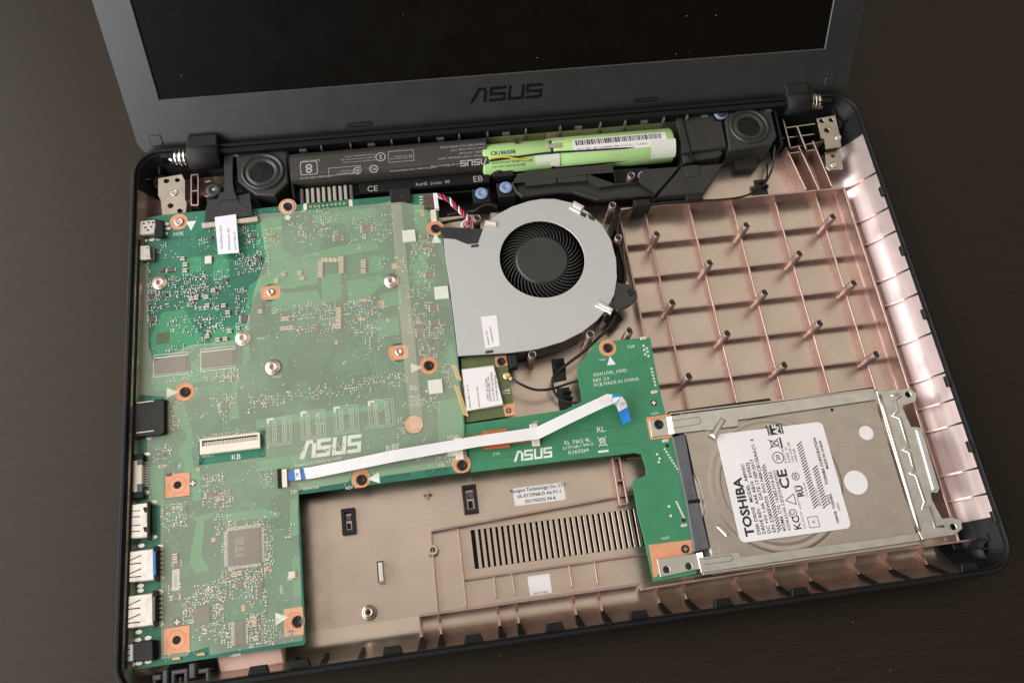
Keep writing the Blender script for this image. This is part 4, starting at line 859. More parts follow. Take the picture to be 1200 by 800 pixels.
# plated holes beside the ports
b = MB()
for px, py in ((195, 263), (197, 268), (194, 274), (170, 282), (178, 281), (186, 280), (159, 515), (175, 513), (173, 532), (172, 577), (158, 585), (181, 588), (156, 637), (181, 629), (166, 639), (188, 640), (189, 677), (165, 686), (165, 691.5), (188, 693), (188, 731), (163, 740), (153, 750), (162, 749.5), (174, 747), (155, 778), (163, 776.5), (174, 774.5)):
    p = U(px, py, ZP); b.prism([(p[0]+1.5*math.cos(t*math.pi/6), p[1]+0.95*math.sin(t*math.pi/6)) for t in range(12)], ZP-.02, ZP+0.3, bev=0.12)
b.build('plated_holes', M['solder'], mb)['kind'] = 'stuff'
# keyboard connector and touchpad connector
kx0, ky0, kx1, ky1 = rect_px(269.5, 519, 71, 18, ZP+2); kc = MB().prism([(kx0, ky0), (kx1, ky0), (kx1, ky1), (kx0, ky1)], ZP, ZP+1.9, holes=[[(kx0+1, ky0+3.6), (kx1-1, ky0+3.6), (kx1-1, ky1-0.9), (kx0+1, ky1-0.9)]], bev=0.15).build('keyboard_connector', M['cream'], mb)
kc['label'] = 'long cream keyboard connector'
MB().box(kx0+1.05, ky0+3.65, kx1-1.05, ky1-0.95, ZP, ZP+0.7).build('connector_slot', M['black'], kc)
b = MB()
for k in range(32):
    x_ = kx0+1.6+k*(kx1-kx0-3.2)/31; b.box(x_-.22, ky0+3.7, x_+.22, ky0+5.4, ZP+0.7, ZP+1.3)
b.build('pins', M['cream'], kc)
b = MB()
for k in range(32):
    x_ = kx0+1.6+k*(kx1-kx0-3.2)/31; b.box(x_-.2, ky1-.1, x_+.2, ky1+1.0, ZP, ZP+.4)
b.build('pins', M['solder'], kc)
tc_ = pbox(331.5, 560, 10, 21, ZP, ZP+1.9, 'touchpad_connector', M['cream'], mb, 0.15)
pbox(327.5, 560, 5, 22, ZP+.1, ZP+2.1, 'locking_bar', M['black'], tc_, 0.15)
# fan cable socket
fs = pbox(502, 235, 12, 16, ZP, ZP+2.4, 'fan_socket', M['capbrn'], mb, 0.2); pbox(511, 235, 5, 18, ZP, ZP+2.6, 'socket_wall', M['white'], fs, 0.2)
b = MB()
for k in range(3): x_, y_ = U(493.5, 231+k*3.5, ZP)[:2]; b.box(x_-.9, y_-.3, x_+.9, y_+.3, ZP, ZP+.4)
b.build('pins', M['solder'], fs)
# two yellow LEDs at the front edge
for px, py in ((207, 771), (236, 766)):
    x0, y0, x1, y1 = rect_px(px, py, 10, 3.5, ZP); b = MB().box(x0, y0, x1, y1, ZP, ZP+0.6, 0.1); b.build('status_led', M['gold'], mb)
# film outline; upper-left cutaway stands in for its darker reflection
film_px = [(303, 251), (345, 248), (470, 236), (484, 240), (494, 239), (512, 257), (503, 258), (500, 267), (503, 277), (518, 279), (523, 307), (535, 410), (543, 500), (547, 538), (536, 538), (530, 546), (440, 559), (434, 553), (423, 550), (413, 554), (408, 565), (350, 574), (349, 600), (355, 750), (246, 767), (245, 757), (219, 761), (219, 768), (189, 772), (188, 592), (174, 590), (172, 500), (194, 465), (160, 462), (161, 310), (174, 308), (174, 405), (180, 424), (224, 404), (262, 400), (282, 398), (291, 372), (299, 338), (312, 300)]
kbcut = [(232.5, 514), (311, 503.5), (311.5, 535), (233, 545)]
def fz(x, y): return 0.10*math.sin(x*0.16)+0.08*math.sin(y*0.21+x*0.05)
def film_mesh(poly, holes, z):
    P = ccw(UP(poly, z)); Hs = [ccw(UP(h, z))[::-1] if isinstance(h[0], tuple) else h for h in holes]
    return P, Hs
P_, Hs = film_mesh(film_px, [kbcut], ZF)
holes = [Hs[0]]
for px, py, r_ in ((345.5, 728, 4.2), (502, 428, 4.5), (216, 459, 4.5), (208, 568, 0), (207, 749.5, 0), (485, 497, 4.6), (459, 329, 4.0), (320, 430, 4.0), (467, 413, 4.7), (317, 343, 4.7)):
    p = U(px, py, ZF)
    if r_: holes.append(circ(p[0], p[1], r_, 20)[::-1])
    else: holes.append([(p[0]-5.4, p[1]-5.4), (p[0]-5.4, p[1]+5.4), (p[0]+5.4, p[1]+5.4), (p[0]+5.4, p[1]-5.4)])
b = MB(); loops = [P_]+holes; flat = [q for l in loops for q in l]
tri_ = tessellate_polygon([[Vector((x, y, 0)) for x, y in l] for l in loops])
fs = []
for t in tri_:
    a, c, d = (flat[i] for i in t); ar = (c[0]-a[0])*(d[1]-a[1])-(c[1]-a[1])*(d[0]-a[0])
    if abs(ar) > 1e-12: fs.append(list(t) if ar > 0 else list(t)[::-1])
b.add([(x, y, ZF) for x, y in flat], fs)
fo = b.build('insulating_film', M['film'], mb)
# crease strip where the film is doubled
MB().add([(*q, ZF+0.03) for q in UP([(458, 238), (470, 237), (476, 300), (490, 440), (496, 500), (482, 503), (473, 420), (463, 300)], ZF)], [[0, 1, 2, 7], [7, 2, 3, 6], [6, 3, 4, 5]]).build('film_overlap', M['film'], mb)

# ------------------------------------------------------------------ drive board
ZH = -6.8
db = thing('drive_board', 'bright green L-shaped circuit board between the motherboard and the hard drive', 'circuit board', (*U(700, 530, ZH)[:2], ZH-1.2))
db_px = [(545, 497), (600, 489), (662, 480), (682, 470), (680, 455), (676, 432), (698, 401), (762, 395), (766, 420), (776, 470), (784, 500), (796, 545), (806, 590), (812, 640), (816, 672), (766, 681), (757, 640), (748, 603), (741, 563), (752, 559), (757, 556), (757, 548), (752, 532), (745, 530), (640, 542), (552, 553), (548, 520)]
dboard = MB().prism(UP(db_px, ZH), ZH-1.2, ZH, bev=0.05).build('board', M['hddpcb'], db)
p = U(712, 407.5, ZH); MB().prism(circ(p[0], p[1], 4.2, 28), ZH-.02, ZH+.09, holes=[circ(p[0], p[1], 1.6, 16)], bottom=False).build('copper_pad', M['cu'], db)
screw(db, U(712, 407.5, ZH+.6), ZH+.6, 2.3)
tri(716, 424, 'u', 3.0, db, ZH)
for pts in ([(757, 489), (786, 485), (788, 512), (762, 515)], [(760, 638), (810, 632), (812, 646), (780, 660), (769, 676), (766, 676)]):
    MB().prism(UP(pts, ZH), ZH-.02, ZH+.085, bottom=False).build('copper_pad', M['cu'], db)
pm = U(803, 643, ZH)
hp = MB().cyl(pm[0], pm[1], 1.9, ZH-.02, ZH+.12, 20).build('locating_hole', M['gloss'], db)
MB().rbox(pm[0], pm[1], 2.2, .6, ZH+.1, ZH+.4).rbox(pm[0], pm[1], .6, 2.2, ZH+.1, ZH+.41).build('cross_post', M['rib'], hp)
pm = U(766, 472, ZH); hp = MB().cyl(pm[0], pm[1], 1.5, ZH-.02, ZH+.1, 18).build('locating_hole', M['gloss'], db)
MB().rbox(pm[0], pm[1], 2.0, .5, ZH+.1, ZH+.4).rbox(pm[0], pm[1], .5, 2.0, ZH+.1, ZH+.41).build('cross_post', M['tag'], hp)
for px, py in ((782, 522), (801, 609)): pm = U(px, py, ZH); MB().cyl(pm[0], pm[1], .9, ZH-.02, ZH+.1, 14).build('locating_hole', M['gloss'], db)
logo_part(18.0, 4.8, (*U(602, 541, ZH)[:2], ZH+0.02), db, M['silk'], 0, depth=0.09)
for s_, sz, px, py in (('X541UVK_HDD', 2.4, 695, 439.5), ('REV. 2.0', 2.3, 695, 446), ('PCB MADE IN CHINA', 2.3, 696, 451.5), ('TOP', 2.0, 735, 407), ('RL', 3.8, 699, 504), ('RL', 2.6, 661, 519), ('P&Q 4L', 2.6, 671, 518), ('E177168-1 94V-0', 2.0, 660, 525.5), ('K163264', 2.6, 666, 530.5), ('H5701', 1.4, 763, 485), ('H5207', 1.4, 775, 631), ('H0551', 1.3, 702, 422), ('J5201', 1.3, 624, 495), ('J5202', 1.4, 578, 532)):
    ptext(s_, sz, px, py, ZH+.06, db, M['silk'], 2)
wheelie(706, 517, ZH, 4.4, db, M['silk']); pm = U(707, 528.5, ZH); MB().box(pm[0]-2.4, pm[1]-.5, pm[0]+2.4, pm[1]+.5, ZH-.02, ZH+.09).build('bin_bar', M['silk'], db)
pm = U(646, 529, ZH)
b = MB()
for k in range(15): q = U(779+k*1.05*2, 526+k*3.3, ZH); b.cyl(q[0], q[1], .5, ZH-.02, ZH+.1, 10)
for k in range(8): q = U(793+k*1.2, 588+k*2.6, ZH); b.cyl(q[0], q[1], .5, ZH-.02, ZH+.1, 10)
for k in range(6): q = U(763.5+k*.9, 432+k*3.8, ZH); b.cyl(q[0], q[1], .55, ZH-.02, ZH+.1, 10)
for x, y in ((754, 405), (758, 408), (755, 410), (759, 412), (756, 415), (760, 417), (770, 532), (773, 537), (772, 541), (784, 593), (786, 604)): q = U(x, y, ZH); b.cyl(q[0], q[1], .6, ZH-.02, ZH+.1, 10)
o = b.build('contact_dots', M['foam'], db); o['kind'] = 'stuff'
for px, py in ((754, 396), (767, 459), (780, 516), (802, 615)):
    x0, y0, x1, y1 = rect_px(px, py, 8, 4, ZH); MB().prism(rrect(x0, y0, x1, y1, .8), ZH-.02, ZH+.25, bev=.1).build('solder_pad', M['port'], db)
b = MB()
for p in ([(552, 540), (640, 530), (735, 519), (752, 524), (762, 536)], [(700, 474), (738, 428), (752, 414)], [(706, 474), (744, 430), (757, 420)], [(680, 497), (690, 490), (700, 480)], [(640, 510), (720, 500), (742, 502), (756, 512)], [(740, 570), (760, 568), (770, 580), (776, 590)]):
    q = [U(x, y, ZH) for x, y in p]
    for c, d in zip(q, q[1:]): b.wall(c, d, .22, ZH-.02, ZH+.015)
b.build('trace', M['mobo'], dboard)
b = MB(); rnd2 = random.Random(5)
for _ in range(150):
    x, y = rnd2.uniform(552, 800), rnd2.uniform(405, 630)
    ok = (y < 530 and y > 490-(x-552)*.13) or (x > 765 and y < 630) or (x > 690 and y > 405 and x < 760 and y < 500)
    if not ok or x > 755+(y-405)*.25: continue
    q = U(x, y, ZH); b.cyl(q[0], q[1], .28, ZH-.02, ZH+.02, 6)
o = b.build('vias', M['mobo'], db); o['kind'] = 'stuff'
# connector block between board and drive
cb = MB().prism(UP([(788, 512), (803, 508), (812, 560), (832, 642), (814, 646), (804, 585)], ZH+2.4), ZH-4, ZH+2.4, bev=.3).build('drive_connector', M['greyp'], db)
MB().prism(UP([(806, 586), (820, 584), (821, 588), (807, 590)], ZH+2.5), ZH, ZH+2.55).build('key_notch', M['black'], cb)

# ------------------------------------------------------------------ flexible link between the boards
fx = thing('flex_link', 'short orange flexible link between the two green boards under white ribbon', 'flex cable', (*U(585, 518, ZH)[:2], ZH))
for px, py in ((538, 525), (627, 509)):
    pbox(px, py, 9, 26, ZH, ZH+1.7, 'end_connector', M['cream'], fx, .2)
MB().prism(UP([(541, 513), (565, 508), (565, 505), (594, 502), (595, 505), (623, 502), (625, 517), (598, 520), (598, 524), (567, 527), (566, 523), (542, 526)], ZH+1.2), ZH+.9, ZH+1.2).build('flex_strip', M['kapton'], fx)

# ------------------------------------------------------------------ hard drive
ZD = -5.6
hd = thing('hard_drive', 'silver hard disk drive with large white printed label in the right front corner', 'hard drive', (*U(925, 570, ZD)[:2], FL+2))
hx0 = U(805, 520, ZD)[0]; hx1 = U(1050, 545, ZD)[0]; hy1 = U(910, 470, ZD)[1]; hy0 = U(960, 655, ZD)[1]
MB().prism(rrect(hx0, hy0, hx1, hy1, 1.0), ZD-9, ZD-1.4, bev=.2).build('body', M['steel'], hd)
cov = MB().prism([(hx0+.2, hy0+.3), (hx1-.3, hy0+.3), (hx1-.3, hy1-.3), (hx0+.2, hy1-.3), (hx0+.2, hy1-28), (hx0+1.8, hy1-33), (hx0+1.8, hy1-45), (hx0+.2, hy1-48)], ZD-1.5, ZD, bev=.25).build('top_cover', M['hdd'], hd)
# embossed disc ring
pc = U(909, 566, ZD)
rad = (U(836, 585, ZD)[0]-pc[0])*-1
MB().lathe(pc[0], pc[1], [(rad+1.2, ZD-.1), (rad+.6, ZD+.10), (rad-.2, ZD+.20), (rad-1.2, ZD+.20), (rad-1.9, ZD+.03), (rad-2.6, ZD+.03), (rad-3.6, ZD+.22), (rad-4.6, ZD+.2), (rad-5.2, ZD-.1)], 72).build('embossed_ring', M['hdd'], hd)
lb = [(841, 511), (956, 492), (962, 494), (966, 500), (999, 607), (997, 614), (990, 618), (875, 637), (868, 637), (864, 630), (838, 518)]
lx0 = np.mean([U(841, 520, ZD)[0], U(864, 625, ZD)[0]]); lx1 = np.mean([U(962, 500, ZD)[0], U(997, 608, ZD)[0]]); ly1 = np.mean([U(850, 510, ZD)[1], U(950, 493.5, ZD)[1]]); ly0 = np.mean([U(880, 636, ZD)[1], U(985, 618.5, ZD)[1]])
lab = MB().prism(rrect(lx0, ly0, lx1, ly1, 2.6), ZD+.43, ZD+.52).build('drive_label', M['label'], hd)
ZL = ZD+.54
LWd, LHt = lx1-lx0, ly1-ly0
def lt_(s_, sz, u, v, **k):     # label text: u mm from the left edge, v mm up from the lower edge, reading upwards
    return text(s_, sz, (lx0+u, ly0+v, ZL), lab, M['ink'], 90, **k)
lt_('TOSHIBA', 5.6, 5.4, 2.4, bold=.2, sx=1.12)
for i, s_ in enumerate(('DISK DRIVE   MODEL  ABF05C', 'DRIVE REV.  AAE AB10  AV0S3J', 'DC +5V 1.0A  DATE 17.SEP.2017', 'S/N 27J8SEWDS  SVO H0KCB15EAAC1  6')):
    lt_(s_, 2.15, 9.3+i*2.35, 2.4, bold=.045, sx=1.12)
lt_('455MB. CYL 16383.H16.S63', 2.1, 21.0, 2.4, bold=.035, sx=1.1); lt_('A234LKLNA 5.87J5TKEARWS5Y', 2.0, 23.2, 2.4, bold=.02)
def hatch(u, v0, v1, w):        # struck-out serial blocks
    b = MB(); n = int((v1-v0)/1.25)
    for k in range(n): b.wall((lx0+u-w/2, ly0+v0+k*1.25), (lx0+u+w/2, ly0+v0+k*1.25+1.7), .46, ZL-.03, ZL+.015+.001*(k % 3))
    return b.build('barcode', M['ink'], lab)
hatch(18.7, 2.4, 33, 2.0); hatch(37.9, 10.5, 40.5, 2.7); hatch(42.2, 10, 29, 2.7)
lt_('CE', 6.2, 26.6, 20.5, bold=.16, sx=1.2)
def disc_mark(u, v, r, s_, sz, fill=False):
    b = MB(); c = (lx0+u, ly0+v)
    b.prism(circ(*c, r, 26), ZL-.03, ZL+.015, holes=[circ(*c, r-.35, 26)], bottom=False); o = b.build('print_mark', M['ink'], lab)
    text(s_, sz, (*c, ZL), lab, M['ink'], 90, align='CENTER', bold=.05)
disc_mark(26.4, 35.0, 2.7, '20', 2.6); disc_mark(26.6, 9.6, 1.9, 'C', 2.6); disc_mark(32.2, 25.6, 1.8, 'GS', 1.7); 
c = (lx0+27.0, ly0+15.6)
def outline(pts, w=.35):
    b = MB()
    for k, (p, q) in enumerate(zip(pts, pts[1:]+pts[:1])): b.wall(p, q, w, ZL-.03, ZL+.015+.001*k)
    return b.build('print_mark', M['ink'], lab)
outline([(c[0]+2.2, c[1]-2.4), (c[0]+2.2, c[1]+2.4), (c[0]-2.2, c[1])])
outline([(lx0+32.6, ly0+2.4), (lx0+37.2, ly0+2.4), (lx0+37.2, ly0+7.0), (lx0+32.6, ly0+7.0)], .25); lt_('A', 2.2, 35.0, 4.0)
lt_('KC', 4.6, 27.4, 2.2, bold=.08); lt_('RU', 4.0, 32.6, 16.2, bold=.14)
lt_('KCC-REM-TKS', 1.2, 30.4, 2.4); lt_('R-REM-TSD-2.5HDD', 1.2, 30.6, 11.0); lt_('I.T.E. E181553', 1.2, 35.2, 15.6)
wheelie_c = (lx0+26.2, ly0+41.6)
b = MB()
for (a, d) in (((-.45, -.5), (.45, .5)), ((-.45, .5), (.45, -.5)), ((-.3, .3), (.3, .3)), ((-.3, .3), (-.2, -.4)), ((.3, .3), (.2, -.4)), ((-.2, -.4), (.2, -.4))):
    b.wall((wheelie_c[0]-a[1]*5, wheelie_c[1]+a[0]*5), (wheelie_c[0]-d[1]*5, wheelie_c[1]+d[0]*5), .36, ZL-.03, ZL+.015)
b.box(wheelie_c[0]+2.9, wheelie_c[1]-2.4, wheelie_c[0]+3.7, wheelie_c[1]+2.4, ZL-.03, ZL+.02)
b.build('bin_symbol', M['ink'], lab)
af = MB().box(lx0+24.6, ly0+45.6, lx0+32.0, ly0+50.0-0.4+.8, ZL-.03, ZL+.015).build('print_block', M['ink'], lab)
text('AF', 4.2, (lx0+28.9, ly0+48.0, ZL+.02), af, M['label'], 90, align='CENTER', bold=.12)
text('ADVANCED', 1.1, (lx0+25.6, ly0+48.0, ZL+.02), af, M['label'], 90, align='CENTER', bold=.02); text('FORMAT', 1.1, (lx0+31.2, ly0+48.0, ZL+.02), af, M['label'], 90, align='CENTER', bold=.02)
lt_('R-41011339\nD33B87  5V\nCAN ICES-3(B)\nNMB-3(B)', 1.5, 32.0, 32.0, spacing=1.15)
lt_('ABI59NKX-2017', 1.2, 39.9, 11.0); lt_('1000GB', 1.4, 44.4, 11.0, bold=.02)
lt_('TOSHIBA CORPORATION', 1.9, 45.7, 20.0, bold=.06); lt_('MADE IN CHINA', 1.8, 47.9, 27.0, bold=.05); lt_('1000GB  TOSHIBA', 1.7, 45.9, 2.5, bold=.05); lt_('A5B25', 1.4, 48.0, 8.0)
for cx, cy, w in ((1015, 507, 7.4), (1003, 565, 12.0)):
    p = U(cx, cy, ZD); dd = MB().cyl(p[0], p[1], w/2.25*1.02, ZD-.02, ZD+.12, 32).build('seal_disc', M['label'], hd)
    MB().prism(circ(p[0]+.15, p[1]-.1, w/2.25*1.14, 32), ZD-.02, ZD+.05, holes=[circ(p[0], p[1], w/2.25, 32)], bottom=False).build('seal_rim', M['hdd'], hd)
b = MB()
for i in range(3):
    for k in range(10): p = U(978+i*3.4+k*1.5, 498+k*4.6, ZD); b.rbox(p[0], p[1], .5, .35, ZD-.02, ZD+.05)
b.build('dot_print', M['steel'], hd)['kind'] = 'stuff'
p = U(975, 480, ZD); MB().cyl(p[0], p[1], .8, ZD-.05, ZD+.06, 14).build('cover_hole', M['gloss'], hd)
for a, d, w_, h_ in (((835, 511), (848, 490), 3.0, 2.6), ((841, 615), (853, 627), 1.8, 1.2)):
    A = U(*a, ZD+h_); B = U(*d, ZD+h_); MB().wall(A, B, w_, ZD-.1, ZD+h_, .8 if w_ > 2 else .4).build('cover_pin', M['steel'], hd)
p = U(838, 642, ZD); MB().prism(circ(p[0], p[1], 2.0, 22), ZD-.02, ZD+.1, holes=[circ(p[0], p[1], 1.6, 22)], bottom=False).build('embossed_ring', M['steel'], hd)
MB().prism(UP([(944, 638), (958, 633), (956, 639), (944, 641)], ZD), ZD-.02, ZD+.06).build('cover_slot', M['chip'], hd)

# ------------------------------------------------------------------ drive bracket (rails and end plate)
ZB = ZD+1.2
br = thing('drive_bracket', 'stamped steel rails and end plate screwed around the hard drive', 'bracket', (*U(1060, 545, ZB)[:2], FL))
MB().prism(UP([(786, 487), (1024, 456), (1027, 468), (865, 492), (866, 499), (790, 508)], ZB), ZB-.7, ZB, bev=.15).build('rail', M['steel'], br)
pa, pb = U(786, 486, ZB), U(1024, 455.5, ZB); ym = (pa[1]+pb[1])/2
MB().box(pa[0], ym, pb[0], ym+.7, FL+.2, ZB-.15, .1).build('rail_flange', M['steel'], br)
MB().prism(UP([(818, 653), (866, 646), (868, 652), (1076, 624), (1079, 633), (822, 671)], ZB), ZB-.7, ZB, bev=.15).build('rail', M['steel'], br)
pa, pb = U(824, 671, ZB), U(1078, 634, ZB); ym = (pa[1]+pb[1])/2
MB().box(pa[0], ym-.9, pb[0], ym-.2, FL+.2, ZB-.15, .1).build('rail_flange', M['steel'], br)
def slotline(pts, z, nm, m_='greyp', w=.28):
    b = MB(); q = [U(x, y, z) for x, y in pts]
    for k, (c_, d_) in enumerate(zip(q, q[1:])): b.wall(c_, d_, w, z-.05, z+.012+.001*k)
    return b.build(nm, M[m_], br)
slotline([(786, 493), (818, 488.5), (821, 491), (821, 495), (818, 497), (788, 501.5)], ZB, 'pressed_groove'); slotline([(824, 655), (856, 650), (859, 652), (859, 655), (856, 657), (826, 661)], ZB, 'pressed_groove')
# bent tabs screwed on the board
for pts, scr, hol in (([(761, 492), (781, 489), (784, 509), (764, 512)], [(772, 497)], []), ([(770, 655), (816, 648), (820, 666), (774, 676)], [], [(781, 667), (807, 663)])):
    t_ = MB().prism(UP(pts, ZH+.75), ZH+.1, ZH+.75, holes=[circ(*U(x, y, ZH+.75)[:2], 1.5, 16) for x, y in hol], bev=.12).build('mounting_tab', M['steel'], br)
    for x, y in hol: q = U(x, y, ZH+.3); MB().cyl(q[0], q[1], 1.5, ZH+.11, ZH+.2, 16).build('screw_hole', M['gloss'], t_)
    for x, y in scr: screw(t_, U(x, y, ZH+1), ZH+.95, 2.3)
    A0, A1 = U(pts[1][0], pts[1][1], ZH+.75), U(pts[2][0], pts[2][1], ZH+.75)
    MB().add([A0, A1, (A1[0]+2.2, A1[1], ZB-.1), (A0[0]+2.2, A0[1], ZB-.1), A0-[0, 0, .6], A1-[0, 0, .6], (A1[0]+2.2, A1[1], ZB-.7), (A0[0]+2.2, A0[1], ZB-.7)], [[0, 1, 2, 3], [4, 7, 6, 5], [0, 4, 5, 1], [2, 6, 7, 3], [0, 3, 7, 4], [1, 5, 6, 2]]).build('bend', M['steel'], br)
ep = [(1027, 458), (1050, 456), (1066, 455), (1074, 461), (1073, 470), (1058, 475), (1058, 478), (1068, 500), (1075, 500), (1080, 502), (1101, 572), (1098, 577), (1091, 577), (1092, 585), (1104, 607), (1116, 606), (1126, 610), (1128, 619), (1120, 626), (1081, 632), (1076, 622), (1060, 570), (1040, 505)]
hl = [(1064, 462), (1117, 617)]
pe = MB().prism(UP(ep, ZB-.4), ZB-1.0, ZB-.4, holes=[circ(*U(x, y, ZB-.4)[:2], 1.4, 16) for x, y in hl], bev=.15).build('end_plate', M['steel'], br)
for x, y in hl: q = U(x, y, ZB-1.5); MB().cyl(q[0], q[1], 1.5, ZB-3.5, ZB-2.2, 16).build('screw_hole', M['gloss'], br)
slotp = [(1044, 463), (1053, 462), (1055, 464), (1049, 468), (1052, 482), (1046, 487), (1055, 490), (1065, 524), (1058, 527), (1066, 530), (1072, 552), (1066, 554), (1074, 557), (1084, 588), (1080, 596), (1090, 592), (1096, 617), (1106, 616)]
b = MB(); q = [U(x, y, ZB-.3) for x, y in slotp]
b.tube([(v[0], v[1], ZB-.65) for v in q], .85, 8); b.build('pressed_bead', M['steel'], pe)
b = MB(); q = [U(1031+k*(1078-1031)/8, 462+k*(622-462)/8, ZB-.3) for k in range(9)]
b.tube([(v[0], v[1], ZB-.6) for v in q], .8, 8); b.build('rolled_edge', M['portg'], pe)
b = MB(); A, B = U(1076, 503, ZB), U(1096, 574, ZB); b.wall(A, B, 2.6, ZB-2.0, ZB+.4, .5); b.build('raised_flange', M['fanplate'], pe)

# ------------------------------------------------------------------ cooling fan
ZFN = -4.5
fan = thing('cooling_fan', 'round laptop blower fan under grey metal plate with dark curved blades', 'cooling fan', (*U(635, 320, ZFN)[:2], FL+1))
pc = U(635.5, 303, ZFN)[:2]; rin = (U(686, 303, ZFN)[0]-U(586, 303, ZFN)[0])/2
plate_px = [(537, 417), (534, 390), (528, 340), (522, 300), (520, 279), (533, 280), (548, 286), (560, 285), (566, 268), (571, 260), (583, 251), (600, 242), (620, 235.5), (635, 233), (650, 233), (672, 238), (690, 249), (706, 264), (716, 281), (722, 303), (723, 325), (720, 345), (711, 362), (700, 375), (682, 389), (660, 400), (630, 409), (600, 413)]
pl = UP(plate_px, ZFN)
MB().prism(pl, ZFN-.5, ZFN, holes=[circ(pc[0], pc[1], rin, 64)], bev=.12).build('cover_plate', M['fanplate'], fan)
body = UP([(535, 421)]+[(x, y) for x, y in plate_px[1:5]]+[(519, 262), (560, 262)]+plate_px[9:-1]+[(600, 417)], ZFN-.8)
MB().prism(body, FL+1.0, FL+2.0).build('base_plate', M['fanblk'], fan)
# side wall
outer = UP(plate_px[8:], ZFN-1); b = MB()
inn = inset(ccw(pl), 1.2)
b.prism(pl, FL+1.8, ZFN-.5-.003, holes=[inn], bottom=False); b.build('side_wall', M['fanblk'], fan)
rh = 31.0/100*2*rin
MB().lathe(pc[0], pc[1], [(rh+.6, -12), (rh+.6, ZFN-2.0), (rh, ZFN-1.0), (rh-.8, ZFN-.6), (rh-1.2, ZFN-.6), (0.01, ZFN-.55)], 48).build('hub', M['fanblk'], fan)
bl = None; nb = 47
for k in range(nb):
    a0 = 2*math.pi*k/nb
    if bl is None:
        b = MB(); pts = []
        for j in range(6):
            t = j/5; r_ = rh+.2+(rin+3.0-rh-.2)*t; an = 0.46*t+0.16*t*t; pts.append((r_*math.cos(an), r_*math.sin(an)))
        L_ = [(x-.0, y+.40) for x, y in pts]; R_ = [(x, y-.40) for x, y in pts]
        vs = [(x, y, ZFN-1.1-1.5*(j/5)) for j, (x, y) in enumerate(L_)]+[(x, y, ZFN-1.1-1.5*(j/5)) for j, (x, y) in enumerate(R_)]+[(x, y+.25, -15) for x, y in L_]+[(x, y-.25, -15) for x, y in R_]
        fs = []
        for j in range(5): fs += [[j, 6+j, 7+j, j+1], [j, j+1, 13+j, 12+j], [6+j, 18+j, 19+j, 7+j]]
        fs += [[0, 12, 18, 6], [5, 11, 23, 17]]
        b.add(vs, fs); bl = b.mesh('blade', M['fanblk'])
    o = link('blade', bl, fan, (pc[0], pc[1], 0)); o.rotation_euler = (0, 0, a0)
for px, py, w, h, rot in ((575, 262, 15, 7.5, -14), (676, 243, 14, 12, -38), (708, 360, 21, 8, -36)):
    p = U(px, py, ZFN+.4); sx_, _ = scale(px, py, ZFN)
    cl = MB().rbox(p[0], p[1], w/sx_, h/sx_, ZFN-1.5, ZFN+.8, math.radians(rot), .35).build('retaining_clip', M['port'], fan)
    MB().rbox(p[0]+.3, p[1]-.1, w/sx_*.72, h/sx_*.3, ZFN+.7, ZFN+1.15, math.radians(rot), .15).build('clip_rib', M['tag'], cl)
for pts in ([(672, 236), (680, 238), (682, 244), (675, 242)], [(682, 248), (688, 251), (686, 255), (680, 252)], [(552, 287), (561, 286), (561, 289), (552, 290)], [(689, 250), (698, 256), (696, 259), (690, 256)], [(706, 368), (713, 363), (714, 367), (708, 372)], [(569, 411), (578, 410), (578, 413), (569, 414)]):
    MB().prism(UP(pts, ZFN+.1), ZFN-.6, ZFN+.12).build('clip_window', M['fanblk'], fan)
ear = UP([(721, 330), (740, 334), (746, 341), (747, 349), (739, 357), (724, 365), (717, 358)], ZFN-.6)
MB().prism(ear, ZFN-3, ZFN-.6, bev=.3).build('mounting_ear', M['fanblk'], fan)
screw(fan, U(738, 343, ZFN-.4), ZFN-.3, 1.7)
MB().prism(UP([(513, 266), (566, 268), (560, 285), (548, 285.5), (533, 279.5), (520, 278.5), (515, 268)], ZFN+.05), ZFN-1.5, ZFN+.06, bev=.1).build('wire_tape', M['tape'], fan)
st = MB().prism(UP([(563.5, 371), (582, 369), (586, 405), (569, 408)], ZFN+.1), ZFN, ZFN+.1).build('sticker', M['label'], fan)
for s_, sz, px, py in (('13NB0CG0AM0101', 1.05, 578, 394), ('EF50060S1-C541', 1.05, 573, 396)): ptext(s_, sz, px, py+8, ZFN+.13, st, M['ink'], 93)

# ------------------------------------------------------------------ wireless card
ZW = -7.5
wf = thing('wireless_card', 'small wireless card with white label and gold cable plug below the fan', 'wireless card', (*U(570, 455, ZW)[:2], ZW-1))
wb = MB().prism(UP([(540, 420), (593, 414), (604, 486), (546, 495)], ZW), ZW-1.0, ZW).build('board', M['wifipcb'], wf)
MB().prism(UP([(541, 432), (579, 427), (590, 475), (547, 482)], ZW+1.3), ZW, ZW+1.3, bev=.2).build('shield_can', M['portg'], wf)
wl = MB().prism(UP([(542, 433), (578, 429), (589.5, 473), (548, 481)], ZW+1.45), ZW+1.35, ZW+1.45).build('sticker', M['label'], wf)
for k, (px, s_) in enumerate(((572, 'QCNFA435-802.11AC'), (576, 'FCC ID PPD-QCNFA435'), (580, 'IC 4104A-QCNFA435'), (569, 'CMIIT 2015AJ3386'))): ptext(s_, 1.35, px+3, 470.5-k*.6, ZW+1.48, wl, M['ink'], 88)
ptext('Atheros 802.11 AC 1x1', 1.2, 551, 478, ZW+1.48, wl, M['ink'], 90); ptext('ASUS P/N 0C011-0011', 1.1, 562, 477, ZW+1.48, wl, M['ink'], 90)
for pts in ([(580, 418), (593, 416.5), (595, 428), (581, 430)], [(589, 474), (603, 472), (604, 486), (592, 488)]): MB().prism(UP(pts, ZW), ZW-.02, ZW+.09, bottom=False).build('copper_pad', M['cu'], wf)
